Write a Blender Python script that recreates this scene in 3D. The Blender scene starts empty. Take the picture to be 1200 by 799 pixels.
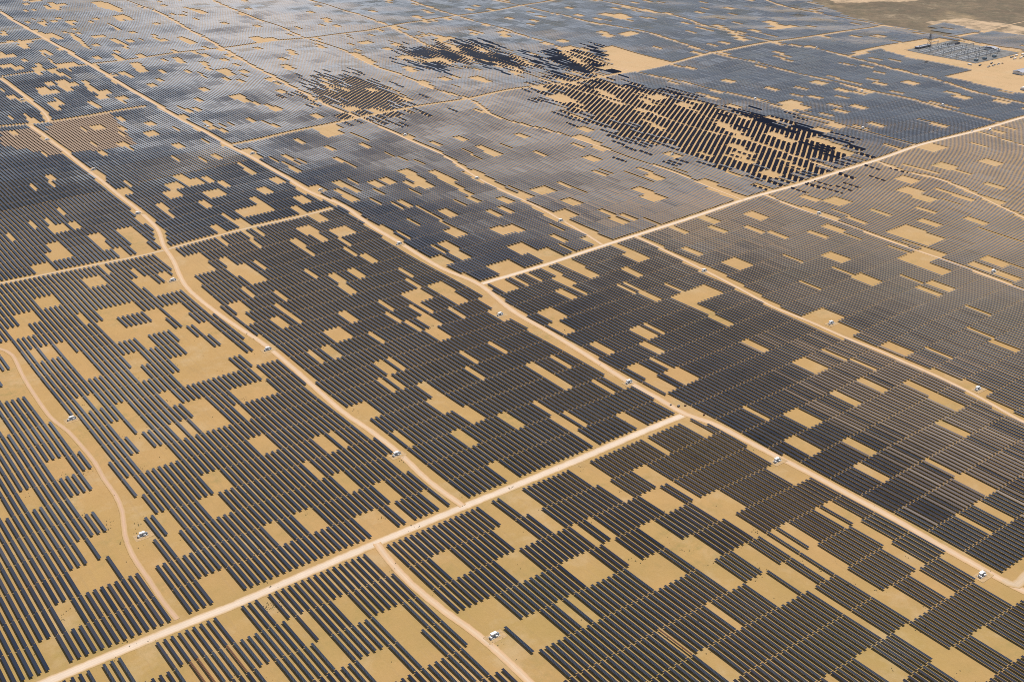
# solar farm seen from the air
POLYS='249 1432;260 1434;259 1384;261 1348;261 1262;260 1187;271 1182;268 1141;269 1080;244 1099;243 1179;236 1181;236 1265;203 1258;217 1308;222 1304;223 1331;226 1342;234 1341;242 1344;240 1379;235 1378|201 1248;199 1185;183 1179|277 1395;284 1396;283 1342;276 1339|291 1385;303 1386;300 1343;286 1342|311 1396;318 1390;317 1340;328 1342;325 1300;320 1262;309 1256;303 1346;305 1390|365 1299;384 1305;384 1260;375 1257;370 1223;359 1214;361 1258|398 1330;412 1319;410 1305;398 1299|369 1180;379 1180;376 1144;362 1137|280 1221;287 1224;285 1180;278 1177|293 1222;298 1218;295 1176;287 1178|316 1177;327 1181;326 1140;320 1102;313 1096;312 1139|290 1137;309 1137;310 1090;313 1062;319 1057;326 1048;323 1039;300 1057;301 1104;293 1103|438 1299;474 1272;474 1259;487 1257;493 1257;491 1213;469 1217;464 1180;451 1181;440 1139;441 1179;399 1179;395 1219;405 1217;409 1250;410 1257;431 1256|378 1177;378 1142;370 1140;364 1141|481 1177;487 1177;482 1098;483 1093;437 1093;438 1136;454 1142;477 1135|508 1246;528 1231;520 1176;491 1172;487 1213;505 1213|384 1135;400 1139;402 1095;402 1057;375 1056;374 1096|378 1138;385 1137;374 1096|362 1095;368 1096;367 1054;360 1052|347 1100;354 1095;351 1055;346 1059|423 1095;430 1094;426 1056;418 1050|407 1016;420 1014;420 975;409 974;403 979|460 972;474 969;472 930;467 920;461 917|485 972;492 971;487 930;481 929|557 1168;563 1169;560 1126;553 1127|577 1168;587 1171;588 1135;582 1124;576 1124|211 1104;226 1103;227 1068;212 1069|235 1063;240 1061;240 1024;231 1021|246 1099;244 1019;211 1024;208 986;225 983;226 940;212 940;205 941;209 881;247 852;252 905;257 904;258 947;265 945;270 982;263 981;263 1064;267 1083|193 941;199 943;200 902;206 883;187 897;188 902|173 1062;186 1064;188 1027;174 1027;169 1030|150 1057;148 1028;141 1021|136 1002;135 988;129 976|267 1019;272 1022;272 984;263 981|286 1063;300 1058;322 1041;313 1019;302 1021;288 1023;283 1021|271 942;277 942;278 926;272 911|336 976;352 978;355 942;340 939;335 939|313 940;332 938;330 902;314 899|320 1032;319 1022;312 1013|309 1005;309 982;304 979|281 945;283 938;278 905;273 861;260 860;260 882;264 910|345 858;357 858;357 820;345 815|377 857;400 856;397 815;377 816|429 933;435 934;435 896;430 893|445 895;453 895;453 886;453 856;445 855|173 900;180 903;206 883;208 862;201 863;175 865;170 862|146 861;156 862;157 824;149 824;143 826|121 820;130 820;136 780;116 779|220 864;237 859;237 824;238 779;221 781|111 771;149 767;150 742|170 766;195 764;193 717;191 710;168 728|263 816;282 818;287 816;290 777;258 778|254 765;278 763;272 722;257 720;251 722|294 762;302 762;301 718;295 719;290 721|314 718;319 716;318 656;303 628;306 674|300 717;306 717;303 678;299 677|200 718;206 718;213 718;212 695;191 710;198 726|244 676;250 677;263 677;269 676;270 651;241 673|355 722;360 718;361 679;351 677;346 681;348 708|370 676;393 676;393 636;388 635;384 595;364 596;358 597;365 637|332 635;350 636;354 633;356 594;350 594;345 594;326 608|317 669;318 656;319 636;314 637;307 637|444 636;462 636;461 608;445 586;445 596;439 597|406 731;426 716;425 593;431 585;438 587;438 577;415 537;414 555;406 552;409 718|448 699;468 684;466 678;452 677;447 679|453 896;453 857;445 854;444 879;443 893|468 853;482 852;484 815;471 815;466 818|464 816;470 814;471 774;459 774|427 816;446 814;453 774;421 774|507 880;524 884;534 880;530 848;531 771;514 772;513 852|500 814;507 811;513 773;495 772|584 810;596 808;595 784;596 764;581 765;580 771|405 761;427 758;425 717;405 732|450 716;463 717;470 715;468 684;452 677;447 679;448 699|534 756;543 756;543 716;521 687;525 717;533 718|495 679;508 678;511 673;508 637;491 636|609 1082;624 1087;623 1052;614 1045;610 1050|632 1088;637 1085;636 1049;632 1046;626 1050|640 1051;643 1047;644 1011;638 1007|601 1048;607 1048;607 1012;601 1007|591 1054;594 1053;594 1013;591 1013|629 1013;634 1007;635 930;619 924;613 927;613 966;622 972|624 930;645 931;642 888;625 887|587 887;605 891;607 851;589 848|533 1038;536 1010;550 1010;549 971;536 969;534 883;522 892;516 1008|541 930;547 931;546 892;540 889|717 1046;722 1043;719 1006;714 1004|697 1006;703 1004;700 966;695 963|759 1045;764 1042;762 1007;756 1004|734 1075;740 1070;737 1044;732 1043|645 1142;654 1136;654 1122;646 1123|656 888;668 889;665 848;652 846|759 968;770 967;775 884;763 882;758 924|794 966;806 966;804 927;796 923|706 889;714 885;711 804;700 806|723 847;726 843;724 806;718 803|687 809;691 805;688 770;682 770|698 807;706 803;704 767;695 764|795 885;806 886;802 844;793 843|767 803;779 804;779 766;763 765|823 1007;835 998;840 928;840 867;846 783;830 766;831 805;831 847;817 844;821 925|861 968;874 966;874 930;864 928|914 927;925 927;924 890;916 888|862 890;875 887;870 848;862 810;847 807;853 848|896 889;902 886;902 848;907 844;903 808;883 809;884 842|751 753;758 750;757 703;748 704|1023 847;1035 846;1038 810;1022 808|1031 771;1056 769;1057 735;1029 732|1086 774;1092 769;1090 734;1082 735|899 768;903 765;894 689;889 689;895 729|1004 693;1015 693;1013 652;999 652|918 691;943 689;944 651;918 650|874 651;890 650;892 611;878 611|811 748;822 747;822 713;812 709|1162 737;1179 732;1178 697;1160 695|1150 669;1161 619;1159 579;1143 575;1139 591;1138 627|1195 694;1206 693;1206 658;1195 659|1281 660;1287 655;1295 623;1282 623|1055 694;1069 693;1066 655;1051 653|1097 654;1112 653;1106 616;1101 576;1082 577;1087 617|1046 576;1057 573;1056 535;1043 535|1041 616;1044 612;1043 572;1041 576|1096 729;1101 725;1096 693;1090 695|938 609;934 579;924 583;924 598|575 757;588 757;583 719;579 680;569 676;563 716;559 737|544 733;543 716;544 678;523 678;523 691|516 680;520 676;521 643;500 659;500 670|648 756;677 753;676 717;667 674;654 673;651 714;646 714|616 752;619 749;620 718;616 718|696 751;698 747;685 675;681 675|602 677;614 677;612 636;604 635;605 596;615 596;624 566;586 594;591 639;600 637|588 679;591 677;592 636;582 635|542 634;569 637;575 635;574 603;540 629|705 713;719 713;719 677;724 660;716 653;711 673;701 671|673 673;694 673;699 669;699 637;677 634|640 635;655 636;659 596;633 570;635 596|722 658;724 634;745 633;744 594;724 593;710 555;708 556;714 596;715 631;714 651|716 597;724 593;725 553;725 515;728 487;716 495;718 524;715 557|708 637;713 635;710 595;703 595|659 596;669 597;668 556;653 554;640 553;628 565|683 556;698 557;703 516;705 504;679 523|818 633;833 632;843 621;839 593;817 593|748 555;759 554;759 517;746 516|733 556;737 555;737 518;733 519|746 516;750 514;751 474;750 470;733 483;735 516|794 554;803 554;804 515;795 515|814 555;819 553;822 520;810 511;811 518|874 622;886 613;881 610;874 616|896 575;910 573;909 533;894 532|962 537;970 535;973 497;979 495;977 455;961 454|937 456;942 455;945 411;933 403;931 416|901 457;907 456;905 415;898 415|1010 458;1026 458;1024 449;1011 449|818 517;815 486;814 476;812 437;795 437;796 475;805 477;808 509|874 378;889 377;879 372|501 660;517 647;516 637;490 635;489 645|539 630;573 604;571 596;541 596|586 594;616 572;612 555;582 553|454 599;463 594;481 594;479 557;451 555;447 560;447 589|442 583;444 556;451 555;453 512;426 532;428 564|513 598;518 596;515 554;508 556|501 599;506 595;502 556;497 556|549 517;552 514;553 489;550 482|638 556;653 544;651 517;637 514|659 515;679 517;684 515;681 478;654 474|688 517;708 502;704 477;700 427;693 422;691 476|719 494;730 485;729 476;713 475|736 480;753 468;738 456;731 476|604 518;608 515;609 475;604 475|553 473;563 475;565 433;558 432;550 438|550 497;551 488;553 474;548 475;547 484|615 396;627 396;627 381;625 369;613 374|746 462;748 436;759 438;760 397;732 396;730 450|785 436;798 434;795 398;784 396|700 427;698 398;692 397;693 422|708 397;723 398;726 357;732 356;728 316;714 316;698 328;701 356;707 360|661 396;675 396;673 358;660 357;655 360|761 357;779 357;778 318;761 317|827 399;841 399;854 391;856 376;880 372;840 349;837 358;825 359|362 1841;373 1844;374 1808;366 1806|411 1772;422 1760;425 1690;398 1681;391 1705;403 1717|359 1682;379 1681;385 1641;357 1642|430 1830;456 1810;434 1798|469 1752;489 1761;487 1718;474 1678;465 1678;467 1730|486 1680;495 1674;494 1633;482 1631|515 1741;535 1751;542 1669;559 1659;504 1629;513 1710|403 1581;423 1579;428 1548;402 1548|439 1621;447 1615;446 1585;439 1583|327 1547;350 1541;351 1510;331 1513|355 1469;365 1466;366 1428;356 1425|288 1505;313 1509;315 1479;300 1476;295 1433;267 1439;264 1468;287 1472|385 1463;432 1463;437 1421;430 1420;397 1433|387 1459;397 1433;395 1341;391 1334;373 1348;368 1388|397 1388;432 1384;437 1421;455 1419;446 1351;440 1342;414 1345;412 1318;394 1332|476 1576;483 1574;485 1532;501 1483;491 1459;466 1459;463 1531;472 1538|464 1418;476 1421;463 1389|532 1612;550 1606;526 1545;526 1609|559 1629;557 1608;557 1567;583 1558;572 1496;543 1495;530 1455;528 1235;513 1252;513 1455;491 1459;502 1486;512 1488;526 1545|481 1435;487 1418;485 1378;480 1376;476 1342;461 1340;463 1389|475 1343;493 1338;496 1254;478 1268;478 1300|447 1350;461 1340;464 1299;468 1276;435 1300|625 1610;633 1612;639 1568;630 1563|674 1612;682 1610;671 1525;664 1523|695 1612;703 1611;699 1569;691 1567|604 1525;611 1520;616 1480;623 1482;624 1410;600 1408;595 1445;587 1478|636 1483;645 1483;645 1444;636 1441|576 1410;585 1410;587 1374;577 1369|549 1375;559 1373;554 1335;542 1295;534 1296;535 1335|613 1370;619 1368;610 1290;604 1282;609 1326|590 1328;599 1328;597 1248;590 1244;588 1294|566 1294;575 1293;574 1248;565 1248|721 1522;731 1525;730 1484;718 1474|682 1399;687 1399;685 1363;680 1357|702 1361;713 1366;704 1297;696 1278;691 1282|753 1560;777 1566;769 1485;758 1482|605 1203;631 1211;626 1166;621 1160;601 1174|642 1661;654 1660;656 1626;646 1625|794 1529;822 1528;816 1480;783 1482|786 1487;790 1481;783 1440;773 1433;771 1461|772 1394;787 1400;791 1365;775 1359|723 1354;748 1363;750 1321;727 1319|650 1245;666 1247;661 1202;650 1202;645 1214|651 1169;658 1169;656 1135;654 1119;646 1120;646 1140|715 1243;720 1245;716 1200;713 1200|701 1203;709 1203;705 1160;699 1159|799 1317;806 1315;803 1280;797 1278|811 1315;817 1314;815 1281;810 1279|781 1277;789 1278;788 1246;773 1201;758 1201;763 1161;758 1160;751 1200;749 1238;779 1243|741 1202;747 1197;744 1153;735 1126;733 1090;716 1092;713 1121;708 1158;714 1164;722 1128|750 1160;755 1156;754 1123;748 1122|800 1237;818 1243;830 1227;830 1205;814 1201;809 1163;799 1161|778 1162;786 1159;783 1121;774 1119|825 1434;859 1432;851 1407;836 1404;830 1416|863 1501;872 1494;864 1420;862 1339;867 1225;850 1119;816 1076;830 1164;844 1204;843 1395;859 1432|876 1459;883 1458;884 1425;870 1420|940 1419;962 1426;964 1384;942 1377|901 1377;917 1380;917 1342;904 1300;893 1298;895 1337|861 1337;879 1337;881 1304;866 1294;859 1299|888 1380;894 1379;897 1343;891 1339|911 1256;950 1259;953 1214;926 1220;903 1225|1003 1379;1025 1378;1048 1361;1015 1337;997 1339|876 1205;903 1204;900 1155;877 1159|971 1301;989 1303;987 1282;974 1284|1001 1301;1014 1299;1005 1216;988 1215|1015 1260;1028 1254;1034 1216;1009 1217|985 1298;998 1296;988 1266;976 1268|1064 1296;1072 1294;1072 1255;1059 1253|1048 1258;1055 1256;1048 1220;1041 1218|1100 1261;1106 1253;1103 1216;1087 1213|1094 1326;1113 1312;1116 1301;1091 1300|1122 1304;1136 1295;1134 1220;1105 1218;1114 1270|1010 1205;1028 1199;1025 1166;1014 1127;1004 1124;1003 1204|976 1204;993 1204;979 1167;972 1165|957 1160;980 1162;977 1129;962 1124;954 1127|962 1121;967 1117;959 1088;951 1084|933 1121;942 1119;943 1091;931 1084|940 1207;950 1202;943 1164;932 1163|918 1203;923 1196;917 1167;909 1164|901 1186;899 1168;882 1159;882 1169|870 1080;891 1085;893 1049;876 1044;874 1010;852 1005;852 1043;869 1049|844 1112;840 1081;847 993;822 1006;827 1090|1015 1084;1023 1081;1024 1045;1014 1043|1032 1087;1040 1084;1030 1013;1021 1002;1019 1046;1029 1051|1061 1125;1073 1123;1068 1089;1057 1087|931 961;950 963;953 929;934 927|960 966;966 965;962 927;956 926|1115 1199;1129 1197;1120 1126;1107 1128;1100 1159|1079 1044;1086 1042;1081 1017;1074 1004|1244 1212;1262 1198;1253 1189;1234 1195|1054 1007;1120 1007;1123 973;1060 966;1053 890;1041 886;1047 969;1046 982|1195 1128;1204 1124;1200 1090;1189 1088|1197 1042;1229 1046;1229 1011;1205 1002|1338 1133;1350 1132;1352 1094;1335 1091|1296 1173;1307 1164;1304 1134;1290 1132|1259 1201;1253 1173;1235 1171|1356 1094;1366 1091;1361 1051;1351 1051|1403 1055;1416 1053;1411 1013;1399 1011|1439 1056;1451 1055;1460 1048;1457 1006;1439 992|1293 1005;1303 1005;1299 972;1289 969|1344 974;1361 975;1363 938;1336 937|1315 929;1323 926;1319 885;1310 889|1236 929;1242 924;1243 892;1233 889|1253 926;1256 923;1254 892;1250 892|1168 848;1189 847;1192 813;1169 814|1168 1104;1173 1100;1171 1062;1170 1009;1150 928;1149 919;1143 850;1150 817;1166 783;1141 764;1132 803;1137 896;1150 990;1149 1031;1154 1090|1447 998;1453 997;1447 978;1437 974|1457 940;1464 935;1459 901;1447 902|1430 898;1458 902;1472 899;1489 908;1497 940;1502 869;1479 864;1452 860;1448 821;1420 819;1421 866|1523 988;1546 983;1567 967;1551 907;1508 909;1502 936;1513 976|1373 855;1382 851;1375 820;1369 811;1358 782;1348 778;1352 811;1369 818|1388 817;1399 815;1394 780;1377 777;1380 816|1316 898;1330 893;1330 854;1306 853;1309 893|1520 826;1542 823;1542 788;1513 782|1493 777;1500 771;1500 744;1487 741|1537 785;1545 782;1547 763;1537 757|1352 738;1361 737;1360 703;1350 702|1294 696;1302 693;1299 645;1290 652|1643 901;1658 898;1645 867;1649 825;1642 830;1637 865|1362 662;1372 660;1363 655|571 2597;581 2598;579 2555;573 2552|602 2589;608 2577;617 2504;597 2505|541 2458;553 2455;549 2418;539 2413|688 2401;715 2409;712 2369;691 2364|670 2401;675 2399;673 2364;667 2362|652 2281;657 2281;653 2243;649 2244|760 2447;772 2445;767 2405;758 2407|732 2361;743 2366;743 2331;730 2321|720 2322;725 2320;722 2281;717 2281|686 2230;707 2240;701 2157;697 2161;693 2200|788 2360;811 2371;812 2328;792 2322|760 2278;782 2288;781 2249;761 2240|540 2244;554 2251;553 2222;542 2213|490 2125;502 2133;500 2097;492 2092|470 2089;477 2093;476 2049;469 2049|497 2053;507 2055;507 2010;499 2012|469 1916;475 1916;474 1881;469 1881|391 1971;408 1963;405 1934;392 1937;385 1948|443 1879;441 1850;475 1846;474 1800;429 1834|407 1901;415 1887;416 1852;407 1851|603 2357;614 2356;608 2328;600 2328|591 2081;600 2080;598 2043;584 2033|612 1991;626 2001;625 1971;612 1955|579 1951;606 1955;603 1923;583 1918|617 1831;626 1797;607 1749;607 1793|560 1786;567 1785;572 1747;561 1751|823 2285;829 2287;826 2248;820 2246|834 2156;845 2161;842 2118;829 2109|768 2150;787 2154;788 2122;770 2111|740 2074;746 2074;741 2034;736 2032|776 2035;781 2036;781 2001;776 1998|801 2034;813 2039;814 2001;803 1992|826 1952;832 1951;828 1917;825 1876;812 1870;814 1911|695 1954;712 1962;712 1920;696 1911|735 1918;744 1917;745 1880;733 1869|744 1875;760 1879;757 1836;745 1829|644 1867;668 1902;689 1912;688 1878;670 1867;667 1840;649 1835;646 1847|702 1828;730 1831;732 1800;705 1792|679 1798;688 1796;688 1759;676 1754|833 1833;850 1839;846 1793;829 1783|786 1783;802 1791;803 1752;789 1747|755 1750;770 1753;760 1677;745 1667;710 1671;705 1706;748 1713|816 1708;834 1709;834 1671;820 1673|791 1677;801 1678;802 1632;789 1629|683 1714;687 1706;705 1633;685 1640;681 1668|801 1620;821 1622;812 1572;798 1571|854 2241;868 2237;862 2200;848 2198|900 2297;908 2284;897 2222;885 2224|919 2268;923 2267;918 2226;912 2224|937 2265;942 2265;936 2229;932 2230|969 2244;989 2251;991 2220;1006 2188;1010 2143;1000 2143;996 2209|869 2048;889 2045;890 2014;876 1954;865 1962;859 2014|891 1966;896 1964;890 1921;884 1919|919 1968;928 1967;920 1892;912 1887|947 1965;951 1964;947 1926;943 1924|931 1924;938 1921;934 1881;926 1882|894 1918;900 1913;900 1847;881 1834|987 2040;1000 2043;997 2007;986 2005|1011 1959;1021 1961;1022 1924;1011 1928|980 1880;993 1883;995 1858;983 1838|1055 2088;1075 2100;1122 2085;1101 2046;1070 2003;1043 2004|866 1798;868 1659;869 1640;858 1630;844 1745|988 1846;998 1841;1000 1804;993 1803|1102 2005;1109 2002;1103 1920;1095 1917|1073 1918;1084 1922;1085 1884;1075 1886|1090 1838;1099 1834;1101 1789;1092 1790|1106 1762;1113 1757;1111 1728;1103 1727|1043 1716;1070 1723;1058 1637;1038 1632;1013 1621;1014 1665;1037 1674|1001 1627;1011 1623;1011 1591;1004 1589|1091 1685;1107 1684;1101 1610;1091 1587;1077 1519;1061 1508;1060 1542;1073 1551;1076 1588|1041 1552;1046 1551;1043 1513;1036 1508|986 1506;1005 1510;1002 1472;985 1467|1049 1467;1059 1468;1058 1429;1048 1428|1078 1477;1086 1475;1086 1435;1076 1433|1102 1510;1117 1513;1119 1478;1098 1475|969 1715;986 1718;979 1672;960 1667|989 1710;1008 1716;1006 1676;990 1668|954 1671;962 1670;957 1625;950 1626|945 1759;953 1758;950 1714;941 1711|912 1743;930 1749;932 1673;919 1668;916 1719|895 1706;909 1690;906 1630;891 1623;890 1671|916 1628;926 1627;924 1589;917 1590|955 1593;962 1593;962 1551;953 1551|942 1592;947 1588;945 1557;940 1557|920 1517;925 1512;925 1470;914 1468|966 1544;969 1536;967 1430;959 1434|1197 1849;1210 1848;1203 1813;1192 1811|1252 1763;1275 1765;1270 1690;1247 1689|1189 1638;1210 1639;1207 1608;1187 1607|1224 1767;1230 1766;1214 1691;1207 1689|1263 1917;1278 1912;1267 1880;1244 1884|1255 1843;1275 1845;1274 1816;1255 1811|1156 1685;1172 1651;1153 1520;1135 1495;1146 1596;1142 1609;1120 1605;1124 1634;1142 1641|1312 1774;1317 1771;1308 1731;1301 1729|1179 1515;1217 1517;1213 1475;1174 1475|1242 1513;1259 1515;1258 1485;1256 1437;1250 1436;1240 1472|1183 1434;1202 1434;1210 1404;1186 1399|1140 1389;1167 1395;1168 1355;1143 1347|1214 1356;1224 1352;1215 1306;1211 1270;1188 1266;1198 1305|1222 1314;1232 1314;1228 1274;1213 1268|1238 1271;1247 1271;1243 1229;1233 1228|1303 1396;1308 1368;1322 1353;1334 1392;1355 1394;1343 1317;1311 1316|1425 1475;1432 1470;1422 1397;1388 1397;1400 1424|1385 1476;1390 1472;1391 1400;1384 1400|1337 1520;1351 1517;1346 1475;1334 1477|1364 1522;1371 1519;1363 1476;1353 1475|1463 1711;1491 1709;1465 1608;1440 1606|1507 1751;1534 1759;1529 1721;1501 1702|1383 1592;1412 1600;1405 1558;1384 1563|1329 1681;1343 1680;1337 1651;1318 1630|1163 1532;1170 1516;1165 1481;1143 1469;1137 1401;1138 1304;1115 1314;1123 1419;1130 1489|1475 1437;1481 1416;1468 1404|1320 1213;1338 1213;1329 1185;1306 1176|1388 1179;1411 1183;1409 1141;1379 1138|1541 1360;1555 1355;1532 1313;1518 1314|1579 1309;1618 1312;1604 1280;1571 1278|1518 1273;1536 1264;1521 1235|1453 1352;1481 1350;1467 1281;1451 1236;1427 1244;1436 1300|1539 1178;1551 1169;1542 1143;1524 1147|1547 1135;1587 1142;1585 1110;1543 1101|1523 1098;1522 1055;1512 1063|1664 1482;1691 1480;1668 1399;1655 1398|1619 1437;1622 1365;1600 1353;1607 1411|1959 1464;1988 1457;1961 1421;1937 1432|1898 1468;1917 1468;1921 1397;1888 1389|1868 1505;1896 1505;1891 1474;1870 1476|1887 1577;1902 1566;1894 1543;1879 1554|1850 1392;1860 1378;1826 1292;1809 1292|2025 1421;2039 1418;2036 1343;2013 1347|2140 1341;2135 1275;2113 1271;2120 1335|1913 1268;1928 1265;1926 1227;1903 1227|1953 1213;2003 1218;1996 1174;1953 1178|2065 1177;2079 1173;2067 1133;2046 1137|1972 1094;2006 1097;2001 1061;1969 1057|1878 1137;1917 1141;1909 1102;1879 1071;1876 1117|1840 1177;1851 1174;1851 1125;1832 1118|1711 1106;1731 1106;1741 1074;1718 1052;1725 1028;1726 989;1707 1022;1674 1011;1686 1048|1638 1020;1655 1020;1660 985;1644 985|1754 1068;1766 1064;1771 1002;1768 986;1744 976;1758 1022|1784 982;1803 978;1803 950;1777 951|1576 1058;1587 1058;1582 1023;1570 1023|1556 987;1608 985;1606 949|1516 1051;1518 1024;1504 1019;1494 1034|1670 943;1686 939;1674 898;1658 903|1864 1041;1878 1030;1866 988;1850 995|1754 1134;1787 1130;1773 1099;1752 1105|730 3257;757 3204;740 3184;716 3202|695 3123;710 3101;735 3042;715 3027;686 3089|630 2875;635 2845;622 2820;616 2824|825 3410;857 3385;842 3347;821 3340;818 3271;800 3266;799 3332|821 3222;842 3229;839 3186;815 3149|961 3804;961 3728;948 3708|950 3663;978 3700;961 3612;943 3597|1013 3629;1046 3625;1046 3576;1014 3563|1018 3715;1035 3701;1024 3665;1011 3680|898 3469;934 3468;934 3377;919 3339;902 3402|964 3432;981 3419;967 3314;944 3164;935 3155;951 3289|1003 3337;1022 3331;1017 3294;998 3296|1034 3289;1045 3280;1049 3142;1037 3132;1028 3219|912 3064;933 3059;926 3021;912 3017|967 3078;976 3071;979 3003;958 2997|810 3046;857 3010;853 2962;816 2950;798 2984|809 3099;814 3096;811 3045;804 3040|741 2997;773 3033;768 2957;741 2948|765 2940;800 2933;795 2860;788 2893|726 2866;749 2857;745 2823;723 2817|687 2762;707 2808;735 2778;729 2721;699 2724|743 2816;769 2861;788 2818;788 2773;764 2764;761 2732;748 2733|805 2815;818 2814;807 2714;789 2714|786 2661;830 2714;825 2648;801 2633;790 2600;780 2608|827 2630;843 2635;842 2594;817 2555;809 2569|756 2634;768 2633;765 2555;753 2548|671 2626;705 2681;708 2638;678 2582|967 2917;990 2920;971 2803;948 2795|1022 3025;1037 3024;1037 2981;1012 2978|909 2840;929 2834;927 2759;910 2801|922 2707;938 2704;939 2667;922 2671|955 2747;976 2735;973 2700;957 2705|861 2763;874 2762;867 2713;853 2711|1115 3671;1116 3595;1116 3396;1099 3383;1110 3527|1111 3334;1134 3351;1135 3307;1109 3295|1137 3223;1150 3213;1168 3150;1140 3133|1100 3213;1110 3218;1107 3176|1197 3917;1235 3888;1232 3692;1201 3683;1185 3825|1165 3633;1202 3636;1206 3557;1149 3512|829 3601;828 3535;806 3513;805 3540|1037 4090;1080 4075;1071 4029;1033 4024|1074 3976;1109 3967;1075 3843;1060 3838|1196 3178;1213 3178;1218 3087;1190 3060|1163 2997;1177 2999;1165 2939;1151 2938|1088 2931;1100 2922;1093 2842;1064 2833|1123 2840;1140 2827;1123 2767;1107 2769|1115 2703;1147 2719;1149 2668;1114 2646|1097 2649;1108 2650;1103 2617;1089 2608|1150 2657;1155 2657;1148 2611;1141 2610|1072 2746;1076 2742;1062 2647;1056 2648|1142 2434;1159 2438;1155 2406;1128 2377|1064 2328;1080 2324;1078 2285;1058 2281|1032 2441;1054 2449;1065 2416;1033 2375|958 2497;971 2495;971 2462;956 2458|899 2461;904 2449;913 2373;900 2375|994 2381;1007 2379;1004 2342|1371 2828;1389 2837;1377 2767;1352 2764|1303 2746;1327 2749;1324 2709|1273 2674;1291 2670;1289 2621;1263 2614|1398 3581;1416 3567;1426 3466;1394 3459|1360 3547;1371 3539;1365 3503|1390 3300;1409 3300;1397 3252;1378 3252|1366 3049;1395 3053;1424 2993;1398 2950;1357 2993|1543 3487;1571 3482;1550 3418|1670 3175;1696 3185;1666 3105;1647 3105|1233 3003;1256 2998;1238 2929;1221 2930|1475 2867;1491 2855;1478 2805;1458 2809|1618 2949;1623 2932;1598 2860;1590 2867|1499 2708;1519 2704;1486 2543;1463 2519;1476 2636|1668 2911;1685 2898;1672 2869;1655 2881|1599 2701;1623 2695;1611 2657;1584 2654|1568 2577;1606 2559;1591 2528;1559 2541|1599 2499;1633 2496;1611 2449;1585 2457|1764 2722;1821 2742;1845 2711;1826 2675;1770 2680|1664 2761;1680 2749;1650 2686;1631 2701|1505 2447;1542 2459;1516 2398;1491 2398|1454 2295;1475 2296;1453 2224;1431 2223|1512 2287;1541 2293;1531 2254;1498 2243|1501 2205;1518 2192;1504 2167;1483 2166|1914 2737;1937 2741;1919 2694;1900 2695|1975 2678;2007 2680;1992 2625;1948 2607|1590 2247;1613 2248;1603 2181;1573 2186|1645 2361;1659 2350;1652 2296;1636 2298|1921 3059;1952 3066;1928 3008;1898 3007|2099 2345;2118 2307;2121 2103;2094 2081;1976 2069;1898 2128;1917 2155;1976 2172;2018 2247|2406 2707;2481 2696;2446 2585;2392 2597;2402 2649|2205 2490;2232 2483;2210 2421;2170 2401|2255 2452;2298 2432;2304 2402;2246 2381;2223 2386|2553 2721;2600 2717;2588 2599;2565 2601|2047 2482;2076 2485;2060 2447;2029 2441|2299 2624;2319 2595;2307 2548;2283 2566|2345 2768;2363 2754;2347 2721;2321 2725|2480 2589;2502 2573;2492 2551;2468 2563|2210 2250;2225 2238;2212 2213;2194 2222|1809 2351;1815 2336;1810 2287;1791 2287|1709 2252;1717 2227;1692 2188;1677 2209|1624 1991;1661 2005;1664 1961;1646 1910;1625 1926|1809 1885;1840 1869;1850 1804;1820 1801|2574 2387;2603 2379;2484 2151;2461 2168;2530 2270|2601 2256;2623 2226;2594 2195;2571 2212|2746 2329;2771 2310;2747 2256;2711 2269|2661 2237;2761 2245;2773 2222;2658 2213|2076 1868;2101 1868;2082 1827;2057 1827|2002 1624;2060 1644;2046 1590;2014 1552;1969 1559;1974 1583|2426 2027;2449 2021;2438 1962;2411 1959|2383 1970;2398 1958;2368 1884;2359 1891|2223 1710;2258 1712;2242 1678;2220 1677|2216 1636;2238 1628;2226 1594;2201 1587|2402 1837;2431 1837;2425 1810|2107 1771;2124 1768;2099 1707;2091 1722|2118 2053;2127 2036;2110 1988;2081 1990|2680 1869;2953 1832;2939 1805;2975 1680;2944 1500;2544 1276;2527 1373;2540 1554;2651 1557;2660 1759|2408 1597;2441 1600;2427 1556;2393 1554|2345 1636;2370 1636;2355 1592;2335 1598|2384 1432;2406 1423;2397 1388;2364 1389|2414 1351;2441 1347;2435 1311;2402 1312|2559 1803;2582 1792;2551 1756|2469 1766;2489 1751;2480 1717|2113 1508;2134 1500;2116 1460;2090 1467'
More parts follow.
